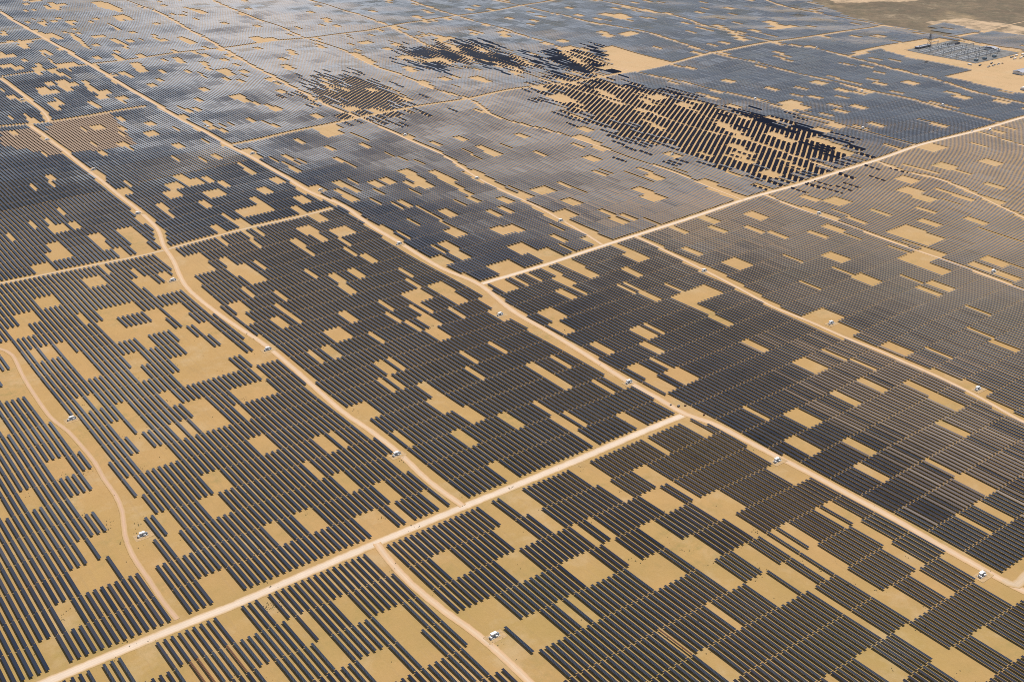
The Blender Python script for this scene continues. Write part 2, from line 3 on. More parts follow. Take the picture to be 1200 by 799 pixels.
ROADS=[('main', 10, '38 773;116 773;220 772;292 768;420 768;502 767;580 765;690 764;773 764;831 763'), ('main', 9, '866 1213;922 1214;1021 1215;1185 1218;1329 1224;1502 1231;1750 1230;1968 1240;2146 1229;2338 1226;2547 1223'), ('side', 7, '257 1640;304 1639;415 1628;534 1619;628 1622;704 1627;791 1627;868 1628'), ('side', 7, '501 2518;535 2517;637 2499;728 2492;869 2496'), ('side', 7, '872 2087;943 2086;1046 2096;1188 2107;1263 2104;1352 2101;1464 2093;1592 2097;1688 2087;1769 2070;1988 2076;2153 2088;2297 2111;2496 2102;2753 2074;2987 2060'), ('side', 6, '1402 2977;1513 2953;1692 2943;1858 2968;2029 2962;2252 2981;2518 3026'), ('side', 6, '723 3404;768 3399;885 3399'), ('side', 6, '880 2978;985 2987;1104 2990;1223 3039'), ('track', 9, '907 3926;884 3143;872 2503;865 2370;866 2209;864 2063;863 1896;857 1738;868 1628;857 1501;856 1407;853 1295;861 1213;847 1116;844 1036;840 961;833 865;833 812;831 763;840 729;842 686;844 647;848 595;848 540;848 489;846 440;847 395;848 362;852 331'), ('track', 9, '652 2962;653 2759;645 2573;633 2503'), ('track', 8, '590 2492;588 2265;583 2096;579 1944;577 1827;571 1718;551 1638;540 1571;523 1501;515 1448;516 1367;520 1292;524 1231;524 1130;519 1012;522 959;523 893;519 831;521 768'), ('track', 7, '420 768;416 741;414 700;417 649;422 604;423 558;422 511'), ('track', 6, '1172 1214;1163 1098;1150 974;1140 900;1143 836;1143 780;1146 728;1144 688;1144 639;1140 579;1130 519;1130 468'), ('track', 8, '1304 3905;1300 3552;1277 3324;1248 2992;1212 2689;1187 2405;1171 2210;1181 2095;1177 1932;1174 1770;1147 1616;1139 1501;1132 1395;1120 1291;1106 1222'), ('track', 6, '1795 3533;1799 3287;1779 2960;1720 2662;1720 2455;1738 2290;1723 2242;1721 2151;1710 2007;1722 1887;1722 1792;1708 1643;1721 1480;1724 1381;1708 1235'), ('track', 6, '1538 3770;1508 3413;1509 3148;1497 2965;1501 2757;1464 2523;1459 2361;1443 2210;1460 2087;1424 1954;1428 1881;1460 1710;1458 1533;1461 1397;1441 1226'), ('track', 6, '1495 1225;1484 1133;1483 1026;1479 925;1477 818;1471 718;1466 664'), ('track', 6, '2315 3246;2310 2997;2302 2773;2294 2620;2327 2413;2301 2235;2287 2092;2290 1933;2275 1632;2273 1469;2258 1349;2252 1231'), ('track', 6, '2079 3316;2052 3133;2033 2959;2013 2652;1989 2387;1966 2217;1967 2044;1983 1918;1989 1694;1973 1538;1968 1396;1968 1240'), ('track', 6, '2154 1214;2139 1110;2128 1031'), ('track', 6, '1820 1224;1805 1155;1816 1089;1793 988;1752 883;1729 810'), ('track', 6, '2588 2973;2576 2775;2585 2595;2576 2510;2541 2332;2526 2094;2549 1961;2531 1827;2506 1683;2493 1543;2454 1402;2446 1290;2438 1203'), ('track', 7, '3058 2660;3003 2451;2987 2309;2990 2179;2982 2047;2973 1845;2961 1720;2973 1598;2976 1502'), ('track', 6, '2994 1814;3126 1823;3375 1834'), ('trail', 5, '238 1429;245 1415;253 1388;248 1325;245 1261;244 1198;250 1156;252 1118;253 1078;250 1039;249 1001;244 967;233 930;227 893;226 846;225 814;226 782'), ('side', 9, '848 374;851 363;876 365;912 365'), ('side', 7, '2565 1854;2694 1866;2848 1849;2937 1826')]
INV=[(262, 1180), (246, 917), (432, 594), (521, 1208), (519, 891), (832, 860), (838, 632), (838, 389), (1156, 593), (1161, 816), (1155, 1046), (509, 1495), (570, 1800), (852, 1419), (825, 1114), (592, 2089), (584, 2351), (1123, 1345), (1490, 1102), (1496, 782), (1541, 1505), (877, 1723), (874, 1997), (887, 2241), (1188, 1932), (1143, 1613), (1219, 2849), (1267, 3155), (1178, 2518), (1295, 3708), (1305, 3643), (2294, 2798), (2003, 2550), (2294, 1955), (2556, 1970), (1993, 1692), (2505, 1602), (2257, 1593), (1983, 1384), (2285, 1393), (2186, 1214), (655, 2971), (638, 2720), (893, 2837), (907, 3507), (1178, 2300)]
BROWN=[(214, 722, 694), (219, 720, 689), (239, 762, 724), (245, 723, 677), (194, 763, 719), (201, 763, 720), (500, 597, 556), (549, 515, 484), (605, 516, 475)]
STRIPE=['1312 2518;1386 2383;1327 2120;1240 2033;1181 2095;1161 2333', '1727 2135;1797 2127;1816 2045;1869 1919;1861 1715;1859 1537;1817 1261;1718 1235;1539 1257;1534 1401;1544 1577;1553 1744;1601 1979']
DARK=['1594 2631;1777 2662;1868 2623;1824 2403;1821 2252;1692 2230;1691 2375;1542 2391', '1924 2381;2104 2356;1981 2180;1949 2082;1823 2085;1772 2124', '1718 2033;1848 2066;1846 1894;1861 1715;1905 1528;1865 1318;1768 1263;1769 1391;1723 1534;1688 1728', '1939 1134;1939 1079;1889 1066;1885 1108', '1698 928;1729 869;1692 848;1661 905', '1341 1319;1366 1261;1342 1247;1319 1296', '934 680;991 580;903 430;874 386;851 452;876 606', '947 795;956 708;901 700;891 757']
DUSTY=['568 2348;638 2490;757 2479;717 2204;664 2200;598 2207', '526 2482;595 2480;602 2218;558 2237;497 2371']
BRUSH=['3203 2594;3014 2197;2993 2055;2984 1852;3149 1837;3182 1566;3602 1430;4547 2167;3574 2905']
PALE=['3134 2017;3279 1978;3299 1789;3314 1586;3176 1514;3067 1654;3089 1772;3065 1869', '3337 2629;3653 2389;3428 2251;3183 2395']
NORTH=['3029 1945;3162 1961;3137 1830;3003 1822', '3004 1806;3136 1815;3168 1534;3051 1472;3004 1616']
SHEENP=['1070 804;1170 719;1165 629;1136 522;911 390;896 454;948 594;980 690', '1154 1422;1311 1331;1475 1323;1461 1189;1238 1063;1209 1224']
import bpy, bmesh, math, random
import numpy as np
from mathutils import Vector
R = random.Random(7); rng = np.random.default_rng(7)
SC = bpy.context.scene
COL = SC.collection
# ------------------------------------------------------------------ camera (site axes: +Y along the tracker rows, +X along the service roads)
HC, FPX, HEAD = 650.0, 1300.0, math.radians(37.2)
PITCH = math.atan(649.5/FPX)
cam = bpy.data.objects.new('camera', bpy.data.cameras.new('camera')); COL.objects.link(cam)
cam.location = (0, 0, HC)
cam.rotation_euler = (math.pi/2-PITCH, 0, -HEAD)
cam.data.sensor_width = 36; cam.data.lens = 36*FPX/1200
cam.data.clip_start = 1; cam.data.clip_end = 200000
SC.camera = cam
FW = np.array([math.sin(HEAD)*math.cos(PITCH), math.cos(HEAD)*math.cos(PITCH), -math.sin(PITCH)])
RT = np.array([math.cos(HEAD), -math.sin(HEAD), 0.]); UP = np.cross(RT, FW)
def proj(x, y, z=0):
    P = np.stack([x+0.*y, y+0.*x, z-HC+0.*x], -1); zc = P@FW
    return 600+FPX*(P@RT)/zc, 399.5-FPX*(P@UP)/zc, zc
# ------------------------------------------------------------------ terrain height
def h(x, y):
    x = np.asarray(x, float); y = np.asarray(y, float)
    d = np.clip((y+x*.5-700)/2200, 0, 1)
    a = 1.0+.7*d
    z = a*(np.sin(x/47+.9*np.sin(y/120))*np.sin(y/41+.5+.8*np.sin(x/150))*.75+np.sin((x*.8+y*.6)/131+1.3)*.8+np.sin((x*-.5+y)/203+.4))
    f = np.clip(1-(np.hypot(x-1500, y-1900)-4200)/2500, 0, 1)
    return z*f
# ------------------------------------------------------------------ node helpers
def mat(name):
    m = bpy.data.materials.new(name); m.use_nodes = True
    n = m.node_tree; n.nodes.clear()
    o = n.nodes.new('ShaderNodeOutputMaterial'); b = n.nodes.new('ShaderNodeBsdfPrincipled')
    n.links.new(b.outputs[0], o.inputs[0])
    return m, n, b
def nd(n, t, **k):
    x = n.nodes.new(t)
    for a, v in k.items():
        if a.startswith('i_'): x.inputs[int(a[2:])].default_value = v
        else: setattr(x, a, v)
    return x
def noise(n, vec, scale, detail=4, rough=.55):
    x = nd(n, 'ShaderNodeTexNoise'); x.inputs['Scale'].default_value = scale
    x.inputs['Detail'].default_value = detail; x.inputs['Roughness'].default_value = rough
    n.links.new(vec, x.inputs['Vector']); return x.outputs[0]
def ramp(n, f, a, b):
    x = nd(n, 'ShaderNodeMapRange'); x.inputs[1].default_value = a; x.inputs[2].default_value = b
    n.links.new(f, x.inputs[0]); return x.outputs[0]
def mix(n, f, a, b):
    x = nd(n, 'ShaderNodeMix', data_type='RGBA')
    for s, v in ((0, f), (6, a), (7, b)):
        if isinstance(v, (tuple, float, int)):
            x.inputs[s].default_value = v if not isinstance(v, tuple) else (*v, 1)
        else: n.links.new(v, x.inputs[s])
    return x.outputs[2]
def mul(n, a, b):
    x = nd(n, 'ShaderNodeMath', operation='MULTIPLY')
    for i, v in enumerate((a, b)):
        if isinstance(v, (float, int)): x.inputs[i].default_value = v
        else: n.links.new(v, x.inputs[i])
    return x.outputs[0]
def simple(name, col, rough=.6, metal=0, var=.12, scale=.6):
    m, n, b = mat(name)
    g = nd(n, 'ShaderNodeNewGeometry')
    f = noise(n, g.outputs['Position'], scale, 4)
    c = mix(n, ramp(n, f, .3, .7), tuple(v*(1-var) for v in col), tuple(min(1, v*(1+var)) for v in col))
    n.links.new(c, b.inputs['Base Color']); b.inputs['Roughness'].default_value = rough; b.inputs['Metallic'].default_value = metal
    return m
SAND = (.43, .265, .104)
def sand_color(n, pos):
    big = ramp(n, noise(n, pos, .004, 5), .35, .65)
    mid = ramp(n, noise(n, pos, .03, 6, .65), .3, .72)
    fine = ramp(n, noise(n, pos, .35, 5, .7), .25, .75)
    c = mix(n, big, (SAND[0]*.98, SAND[1]*.99, SAND[2]*.92), (SAND[0]*1.08, SAND[1]*1.04, SAND[2]*1.1))
    c = mix(n, mul(n, mid, .55), c, (.33, .205, .08))
    c = mix(n, mul(n, fine, .30), c, (.52, .35, .17))
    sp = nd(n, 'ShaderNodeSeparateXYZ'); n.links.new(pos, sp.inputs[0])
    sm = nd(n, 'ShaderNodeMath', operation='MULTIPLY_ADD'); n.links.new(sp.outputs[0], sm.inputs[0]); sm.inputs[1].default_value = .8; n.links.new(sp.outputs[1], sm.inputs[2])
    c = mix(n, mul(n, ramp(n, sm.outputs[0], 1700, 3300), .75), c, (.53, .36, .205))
    olive = mul(n, ramp(n, sm.outputs[0], 1500, 650), ramp(n, noise(n, pos, .007, 5, .65), .38, .62))
    c = mix(n, mul(n, olive, .66), c, (.30, .225, .07))
    c = mix(n, mul(n, ramp(n, noise(n, pos, .017, 6, .7), .52, .66), .40), c, (.50, .37, .22))
    st = nd(n, 'ShaderNodeMapping'); st.inputs['Scale'].default_value = (.30, .012, 1); n.links.new(pos, st.inputs[0])
    c = mix(n, mul(n, ramp(n, noise(n, st.outputs[0], 1.0, 3, .6), .54, .66), .30), c, (.36, .235, .11))
    gr = mul(n, ramp(n, noise(n, pos, .011, 5, .7), .52, .70), ramp(n, noise(n, pos, .12, 5, .75), .42, .62))
    c = mix(n, mul(n, gr, .5), c, (.20, .185, .065))
    return c
def ground_mat():
    m, n, b = mat('sandy_ground')
    g = nd(n, 'ShaderNodeNewGeometry'); pos = g.outputs['Position']
    c = sand_color(n, pos)
    at = nd(n, 'ShaderNodeAttribute', attribute_name='scrub')
    s1 = ramp(n, noise(n, pos, .006, 6, .7), .38, .62); s2 = ramp(n, noise(n, pos, .04, 5, .7), .35, .65)
    sc = mix(n, s1, (.155, .115, .080), (.25, .185, .12)); sc = mix(n, mul(n, s2, .55), sc, (.10, .078, .052))
    bare = ramp(n, noise(n, pos, .0022, 4, .6), .56, .66)
    sc = mix(n, mul(n, bare, .7), sc, (.42, .30, .17))
    s3 = ramp(n, noise(n, pos, .018, 6, .8), .42, .60); sc = mix(n, mul(n, s3, .6), sc, (.085, .082, .055)); s4 = ramp(n, noise(n, pos, .009, 6, .75), .56, .66); sc = mix(n, mul(n, s4, .7), sc, (.36, .27, .18))
    pl = nd(n, 'ShaderNodeAttribute', attribute_name='pale')
    sc = mix(n, mul(n, pl.outputs['Fac'], ramp(n, noise(n, pos, .012, 6, .7), .36, .56)), sc, (.50, .36, .23))
    c = mix(n, at.outputs['Fac'], c, sc)
    n.links.new(c, b.inputs['Base Color']); b.inputs['Roughness'].default_value = .95
    b.inputs['Specular IOR Level'].default_value = .15
    bp = nd(n, 'ShaderNodeBump'); bp.inputs['Strength'].default_value = .35; bp.inputs['Distance'].default_value = .6
    n.links.new(noise(n, pos, .5, 6, .7), bp.inputs['Height']); n.links.new(bp.outputs[0], b.inputs['Normal'])
    return m
def road_mat(name, core, edge, soft):
    m, n, b = mat(name)
    g = nd(n, 'ShaderNodeNewGeometry'); pos = g.outputs['Position']
    uv = nd(n, 'ShaderNodeUVMap', uv_map='UVMap'); sx = nd(n, 'ShaderNodeSeparateXYZ'); n.links.new(uv.outputs[0], sx.inputs[0])
    ab = nd(n, 'ShaderNodeMath', operation='ABSOLUTE'); n.links.new(sx.outputs[0], ab.inputs[0])
    wob = nd(n, 'ShaderNodeMath', operation='ADD'); n.links.new(ab.outputs[0], wob.inputs[0])
    n.links.new(mul(n, ramp(n, noise(n, pos, .09, 5, .7), .25, .75), .34), wob.inputs[1])
    road = mix(n, ramp(n, noise(n, pos, .05, 6, .65), .3, .7), core, tuple(v*.86 for v in core))
    # the two compacted wheel tracks
    tr = nd(n, 'ShaderNodeMath', operation='SUBTRACT'); n.links.new(ab.outputs[0], tr.inputs[0]); tr.inputs[1].default_value = .30
    ta = nd(n, 'ShaderNodeMath', operation='ABSOLUTE'); n.links.new(tr.outputs[0], ta.inputs[0])
    road = mix(n, mul(n, ramp(n, ta.outputs[0], .13, .03), .6), road, tuple(v*.80 for v in core))
    road = mix(n, ramp(n, wob.outputs[0], soft, .88), road, edge)
    fade = ramp(n, wob.outputs[0], .92, 1.16)
    c = mix(n, fade, road, sand_color(n, pos))
    n.links.new(c, b.inputs['Base Color']); b.inputs['Roughness'].default_value = .95; b.inputs['Specular IOR Level'].default_value = .15
    return m
def panel_mat():
    m, n, b = mat('solar_glass')
    g = nd(n, 'ShaderNodeNewGeometry'); pos = g.outputs['Position']
    at = nd(n, 'ShaderNodeAttribute', attribute_name='dust_sheen')
    f = ramp(n, noise(n, pos, .02, 4), .3, .7)
    c = mix(n, f, (.004, .008, .022), (.008, .014, .034))
    c = mix(n, at.outputs['Fac'], c, (.30, .20, .13))  # dust tint, which also carries the painted sky sheen of some blocks
    n.links.new(c, b.inputs['Base Color'])
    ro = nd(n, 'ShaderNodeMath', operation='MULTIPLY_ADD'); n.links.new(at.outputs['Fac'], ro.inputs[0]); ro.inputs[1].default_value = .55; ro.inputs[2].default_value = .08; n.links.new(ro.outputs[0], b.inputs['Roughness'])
    b.inputs['IOR'].default_value = 1.5
    return m
def near_panel_mat():
    m, n, b = mat('solar_glass_modules')
    g = nd(n, 'ShaderNodeNewGeometry')
    tc = nd(n, 'ShaderNodeTexCoord'); sx = nd(n, 'ShaderNodeSeparateXYZ'); n.links.new(tc.outputs['Object'], sx.inputs[0])
    oi = nd(n, 'ShaderNodeObjectInfo')
    my = nd(n, 'ShaderNodeMath', operation='PINGPONG'); n.links.new(sx.outputs[1], my.inputs[0]); my.inputs[1].default_value = .57
    line = ramp(n, my.outputs[0], .045, .02)
    f = ramp(n, noise(n, g.outputs['Position'], .12, 4), .3, .7)
    c = mix(n, f, (.005, .010, .024), (.011, .019, .038))
    c = mix(n, mul(n, oi.outputs['Random'], .05), c, (.12, .11, .10))
    c = mix(n, line, c, (.22, .23, .24))
    n.links.new(c, b.inputs['Base Color']); b.inputs['Roughness'].default_value = .09; b.inputs['IOR'].default_value = 1.5
    return m
M = dict(ground=ground_mat(), panel=panel_mat(), near=near_panel_mat(),
         main=road_mat('pale_dirt_road', (.70, .56, .43), (.56, .40, .25), .60),
         side=road_mat('side_dirt_road', (.58, .44, .30), (.50, .35, .20), .50),
         track=road_mat('dirt_track', (.64, .47, .32), (.56, .365, .21), .34),
         trail=road_mat('reddish_trail', (.58, .385, .255), (.48, .32, .17), .38),
         steel=simple('galvanised_steel', (.36, .37, .38), .6, .2), dsteel=simple('dull_steel', (.12, .12, .13), .7, 0),
         rust=simple('rust_brown_steel', (.13, .06, .03), .8), white=simple('white_paint', (.80, .81, .82), .4, 0, .05),
         grey=simple('transformer_grey', (.22, .25, .28), .5), roofg=simple('grey_sheet_roof', (.20, .21, .26), .5, .2),
         door=simple('grey_door_paint', (.30, .33, .36), .5), concrete=simple('pad_concrete', (.45, .41, .35), .9),
         gravel=simple('dark_gravel', (.16, .155, .15), .95, 0, .35, .08), ceramic=simple('brown_ceramic', (.10, .05, .035), .3),
         blue=simple('blue_grey_metal', (.25, .33, .40), .4, .4), black=simple('tyre_black', (.02, .02, .02), .8),
         glass=simple('dark_window_glass', (.02, .025, .03), .1), shrub=simple('dry_shrub_leaves', (.15, .135, .06), .9, 0, .4, .3),
         tarmac=simple('laydown_earth', (.45, .30, .15), .95, 0, .2, .4))
# ------------------------------------------------------------------ mesh helpers
class MB:
    def __init__(s): s.v = []; s.f = []
    def box(s, x, y, z, sx, sy, sz, rz=0, ax=0):
        """box centred in x,y with its base at z; ax leans it along x"""
        b = len(s.v); c, q = math.cos(rz), math.sin(rz)
        for dz in (0, 1):
            for dx, dy in ((-1, -1), (1, -1), (1, 1), (-1, 1)):
                px, py = dx*sx/2+ax*dz, dy*sy/2
                s.v.append((x+px*c-py*q, y+px*q+py*c, z+dz*sz))
        s.f += [tuple(b+i for i in t) for t in ((3, 2, 1, 0), (4, 5, 6, 7), (0, 1, 5, 4), (1, 2, 6, 5), (2, 3, 7, 6), (3, 0, 4, 7))]
        return s
    def bar(s, p, q, w, n=4):
        p = Vector(p); q = Vector(q); d = (q-p).normalized()
        u = d.orthogonal().normalized(); v = d.cross(u); b = len(s.v)
        for e in (p, q):
            for k in range(n):
                a = 2*math.pi*(k+.5)/n; s.v.append(tuple(e+(u*math.cos(a)+v*math.sin(a))*w/2))
        for k in range(n): s.f.append((b+k, b+(k+1) % n, b+n+(k+1) % n, b+n+k))
        s.f += [tuple(b+k for k in reversed(range(n))), tuple(b+n+k for k in range(n))]
        return s
    def build(s, name, m, parent=None, loc=None):
        me = bpy.data.meshes.new(name); me.from_pydata(s.v, [], s.f); me.materials.append(m); me.update()
        me.polygons.foreach_set('use_smooth', [False]*len(s.f))
        o = bpy.data.objects.new(name, me); COL.objects.link(o)
        if parent: o.parent = parent
        if loc: o.location = loc
        return o
def empty(name, loc, rz=0):
    o = bpy.data.objects.new(name, None); COL.objects.link(o); o.location = loc; o.rotation_euler = (0, 0, rz)
    o.empty_display_size = 2; return o
def tag(o, label=None, cat=None, group=None, kind=None):
    if label: o['label'] = label
    if cat: o['category'] = cat
    if group: o['group'] = group
    if kind: o['kind'] = kind
    return o
def H(x, y): return float(h(x, y))
def np_mesh(name, V, F, m):
    me = bpy.data.meshes.new(name)
    V = np.asarray(V, np.float32); F = np.asarray(F, np.int32)
    me.vertices.add(len(V)); me.vertices.foreach_set('co', V.ravel())
    k = F.shape[1]
    me.loops.add(F.size); me.loops.foreach_set('vertex_index', F.ravel())
    me.polygons.add(len(F)); me.polygons.foreach_set('loop_start', np.arange(0, F.size, k, dtype=np.int32))
    me.update(calc_edges=True); me.materials.append(m)
    me.polygons.foreach_set('use_smooth', np.zeros(len(F), bool))
    o = bpy.data.objects.new(name, me); COL.objects.link(o); return o
def inpoly(P, x, y):
    x = np.asarray(x, float); y = np.asarray(y, float)
    r = np.zeros(x.shape, bool); n = len(P)
    for i in range(n):
        (x1, y1), (x2, y2) = P[i], P[(i+1) % n]
        if y1 == y2: continue
        c = ((y1 > y) != (y2 > y)) & (x < (x2-x1)*(y-y1)/(y2-y1)+x1)
        r ^= c
    return r
def parse(t): return [tuple(float(v) for v in q.split()) for q in t.split(';')]
POLY = [parse(t) for t in POLYS.split('|')]
STR = [parse(t) for t in STRIPE]; DRK = [parse(t) for t in DARK]; DST = [parse(t) for t in DUSTY]; BRU = [parse(t) for t in BRUSH]; PAL = [parse(t) for t in PALE]; SHEEN = [parse(t) for t in SHEENP]; NOR = [parse(t) for t in NORTH]
RD = [(k, w, parse(t)) for k, w, t in ROADS]
# ------------------------------------------------------------------ ground sheet
def axis(a, b, st, lo, hi):
    c = list(np.arange(a, b+.1, st)); s = st
    x = a
    L = []
    while x > lo: s *= 1.5; x -= s; L.append(x)
    s = st; x = b; G = []
    while x < hi: s *= 1.5; x += s; G.append(x)
    return np.array(L[::-1]+c+G)
gx = axis(-600, 5400, 12, -60000, 60000); gy = axis(-200, 6400, 12, -60000, 60000)
X, Y = np.meshgrid(gx, gy); Zg = h(X, Y)
V = np.stack([X.ravel(), Y.ravel(), Zg.ravel()], 1); nx = len(gx)
I, J = np.meshgrid(np.arange(nx-1), np.arange(len(gy)-1)); b = (J*nx+I).ravel()
gr = np_mesh('ground', V, np.stack([b, b+1, b+nx+1, b+nx], 1), M['ground'])
tag(gr, 'tan sandy ground under and between the solar rows', None, None, 'structure')
wx, wy = X.ravel(), Y.ravel()
scr = np.zeros(wx.shape)
for P in BRU: scr = np.maximum(scr, inpoly(P, wx, wy))
outer = (wy > 5200) | (wx > 4700) | (wy+.55*wx > 6400)
scr = np.maximum(scr, outer.astype(float))
pal = np.zeros(wx.shape)
for P in PAL: pal = np.maximum(pal, inpoly(P, wx, wy))
a = gr.data.attributes.new('pale', 'FLOAT', 'POINT'); a.data.foreach_set('value', pal.astype(np.float32))
a = gr.data.attributes.new('scrub', 'FLOAT', 'POINT'); a.data.foreach_set('value', scr.astype(np.float32))
gr.data.polygons.foreach_set('use_smooth', [True]*len(gr.data.polygons))
# ------------------------------------------------------------------ roads
def resample(P, st=14):
    # Catmull-Rom through the traced points
    Q = []
    P = [np.array(p) for p in P]
    for i in range(len(P)-1):
        p0 = P[max(i-1, 0)]; p1 = P[i]; p2 = P[i+1]; p3 = P[min(i+2, len(P)-1)]
        n = max(2, int(np.linalg.norm(p2-p1)/st))
        for k in range(n):
            t = k/n
            Q.append(.5*((2*p1)+(-p0+p2)*t+(2*p0-5*p1+4*p2-p3)*t*t+(-p0+3*p1-3*p2+p3)*t**3))
    Q.append(P[-1]); return np.array(Q)
RN = {'main': 'dirt_road', 'side': 'dirt_road', 'track': 'dirt_track', 'trail': 'dirt_trail'}
CENT = []
for ri, (k, w, P) in enumerate(RD):
    Q = resample(P); T = np.gradient(Q, axis=0); T /= np.linalg.norm(T, axis=1)[:, None]+1e-9
    N = np.stack([-T[:, 1], T[:, 0]], 1)
    far_ = min(1.0, max(.56, 1.25-.25*(math.hypot(*P[len(P)//2])/1000)))
    hw = w*.5*1.18*(far_ if k != 'main' else 1)
    us = (-1, -.5, 0, .5, 1)
    V = []; F = []; UV = []
    lift = .06+.004*ri
    for i in range(len(Q)):
        for u in us:
            x, y = Q[i]+N[i]*u*hw
            V.append((x, y, H(x, y)+lift)); UV.append((u, i*.1))
    for i in range(len(Q)-1):
        for j in range(4):
            b = i*5+j; F.append((b+1, b, b+5, b+6))
    o = np_mesh(RN[k], V, F, M[k])
    uvl = o.data.uv_layers.new(name='UVMap')
    li = np.zeros(len(o.data.loops), np.int32); o.data.loops.foreach_get('vertex_index', li)
    uvl.data.foreach_set('uv', np.array(UV, np.float32)[li].ravel())
    tag(o, None, None, None, 'structure')
    CENT.append((k, w, Q))
def road_dist(x, y, pad):
    """true where a point lies on a road corridor"""
    r = np.zeros(x.shape, bool)
    for q, (k, w, Q) in enumerate(CENT):
        if q in (1, 2, 3, 4, 5, 7): continue          # the blocks already end at these
        hw = w*.5*min(1, .6+.4*1500/max(1500, np.hypot(*Q[len(Q)//2])))+pad-.6*(q > 12)
        for i in range(0, len(Q)-1):
            a, b2 = Q[i], Q[i+1]
            lo = np.minimum(a, b2)-hw; hi = np.maximum(a, b2)+hw
            m = (x > lo[0]) & (x < hi[0]) & (y > lo[1]) & (y < hi[1])
            if not m.any(): continue
            d = b2-a; L2 = d@d+1e-9; xi = x[m]-a[0]; yi = y[m]-a[1]
            t = np.clip((xi*d[0]+yi*d[1])/L2, 0, 1)
            r[m] |= np.hypot(xi-t*d[0], yi-t*d[1]) < hw
    return r
# ------------------------------------------------------------------ tracker tables
PX, PY, LEN = 6.45, 40.2, 39.6
def yA(x): return 768.5-.0205*(x-400)          # main road on the left half
def line(i):
    P = sorted(RD[i][2]); xs = [p[0] for p in P]; ys = [p[1] for p in P]
    return lambda x: float(np.interp(x, xs, ys))
yB, yC, yD, yE, yF, yG = line(1), line(2), line(3), line(4), line(5), line(7)
rows = []
x0 = 135.8
for k in range(-60, 800):
    x = x0+k*PX
    if x < 848: spans = [('A-', yA(x)-9.5-PY*22, yA(x)-9.5), ('A+', yA(x)+9.5, yC(x)-7), ('C', yC(x)+7, yD(x)-7), ('D', yD(x)+7, yG(x)-6), ('G', yG(x)+6, 5200)]
    else: spans = [('R0', -300, 362), ('R1', 380, yB(x)-7.5), ('B', yB(x)+7.5, yE(x)-7.5), ('E', yE(x)+7.5, yF(x)-7), ('F', yF(x)+7, 5200)]
    for nm, a, bb in spans:
        if nm in ('A-', 'R0'):
            ys = [bb-PY*(j+.5) for j in range(int((bb-a)/PY))]; idx = list(range(1, len(ys)+1)); ln = LEN
        else:
            n = max(1, round((bb-a)/PY)); st = (bb-a)/n; ys = [a+st*(j+.5) for j in range(n)]; idx = list(range(1, n+1)); ln = st-.6
        for y, j in zip(ys, idx): rows.append((x, y, k, j, nm, ln))
tx = np.array([r[0] for r in rows]); ty = np.array([r[1] for r in rows])
u, v, zc = proj(tx, ty)
keep = (zc > 0) & (u > -70) & (u < 1270) & (v > -40) & (v < 850)
# outlying desert edge: no tables beyond the boundary track
nb = np.zeros(tx.shape, bool)
for P in NOR: nb |= inpoly(P, tx, ty)
for P in BRU: keep &= nb | ~inpoly(P, tx, ty)
keep &= (ty+.55*tx < 6200)
cl_ = np.floor(tx/PX/3)*7919+np.floor(ty/PY)*104729+11
hsh = np.abs(np.sin(cl_*.0137)*43758.5453) % 1
cl2 = np.floor((tx/PX+1.5)/2)*3571+np.floor(ty/PY)*7907
hs2 = np.abs(np.sin(cl2*.0171)*24634.634) % 1
farw = np.clip((ty+.5*tx-2100)/900, 0, 1)
keep &= ~((hsh < .022*farw) | (hs2 < .016*farw))
for P in POLY:
    xs = [p[0] for p in P]; ys = [p[1] for p in P]
    m = (tx > min(xs)-1) & (tx < max(xs)+1) & (ty > min(ys)) & (ty < max(ys)) & keep
    if m.any():
        ii = np.nonzero(m)[0]; keep[ii[inpoly(P, tx[ii], ty[ii])]] = False
ids = np.nonzero(keep)[0]
# a table is left out if a road runs through it
hit = np.zeros(len(ids), bool)
for fr in (-.46, -.23, 0, .23, .46): hit |= road_dist(tx[ids], ty[ids]+fr*LEN, 2.6)
# tables only clipped by a road at one end become half tables
full = ids[~hit]
half = []
ha = np.zeros(len(ids), bool); hb = np.zeros(len(ids), bool)
for fr in (-.46, -.23, -.03): ha |= road_dist(tx[ids], ty[ids]+fr*LEN, 2.6)
for fr in (.03, .23, .46): hb |= road_dist(tx[ids], ty[ids]+fr*LEN, 2.6)
for q, i in enumerate(ids):
    if hit[q]:
        if not ha[q]: half.append((i, -1))
        elif not hb[q]: half.append((i, 1))
# inverter stations clear the tables they stand on
IX = np.array([p[0] for p in INV], float); IY = np.array([p[1] for p in INV], float)
def clear(x, y, hl): return not np.any((np.abs(IX-x) < 7.5) & (np.abs(IY-y) < hl+4))
T = [(tx[i], ty[i], rows[i][5], i) for i in full]+[(tx[i], ty[i]+s*LEN*.25, LEN*.48, i) for i, s in half]
T = [t for t in T if clear(t[0], t[1], t[2]/2)]
A = np.array([(t[0], t[1], t[2]) for t in T]); AI = np.array([t[3] for t in T])
uu, vv, zz = proj(A[:, 0], A[:, 1], 1.5)
inside = (uu > -4) & (uu < 1204) & (vv > -2) & (vv < 801)
size = np.where(inside, A[:, 2]/zz**2*1e6, 0)
u1, v1, _ = proj(A[:, 0], A[:, 1]-A[:, 2]/2, 1.5); u2, v2, _ = proj(A[:, 0], A[:, 1]+A[:, 2]/2, 1.5)
plen = np.hypot(u1-u2, v1-v2)/zz*1000
order = np.argsort(-np.where(inside, plen, 0)); nearset = set(order[:298].tolist())
AX = 1.7                   # axle height
def width(x, y):
    if x < 848:
        if y > 1630: return 3.5 if y < 2100 else 4.0
        if y < yA(x): return 2.4 if x < 441 else 2.8
        return 2.9 if x < 531 else 3.0
    return 3.2 if y < 1218 else 4.25          # module table width, axle height
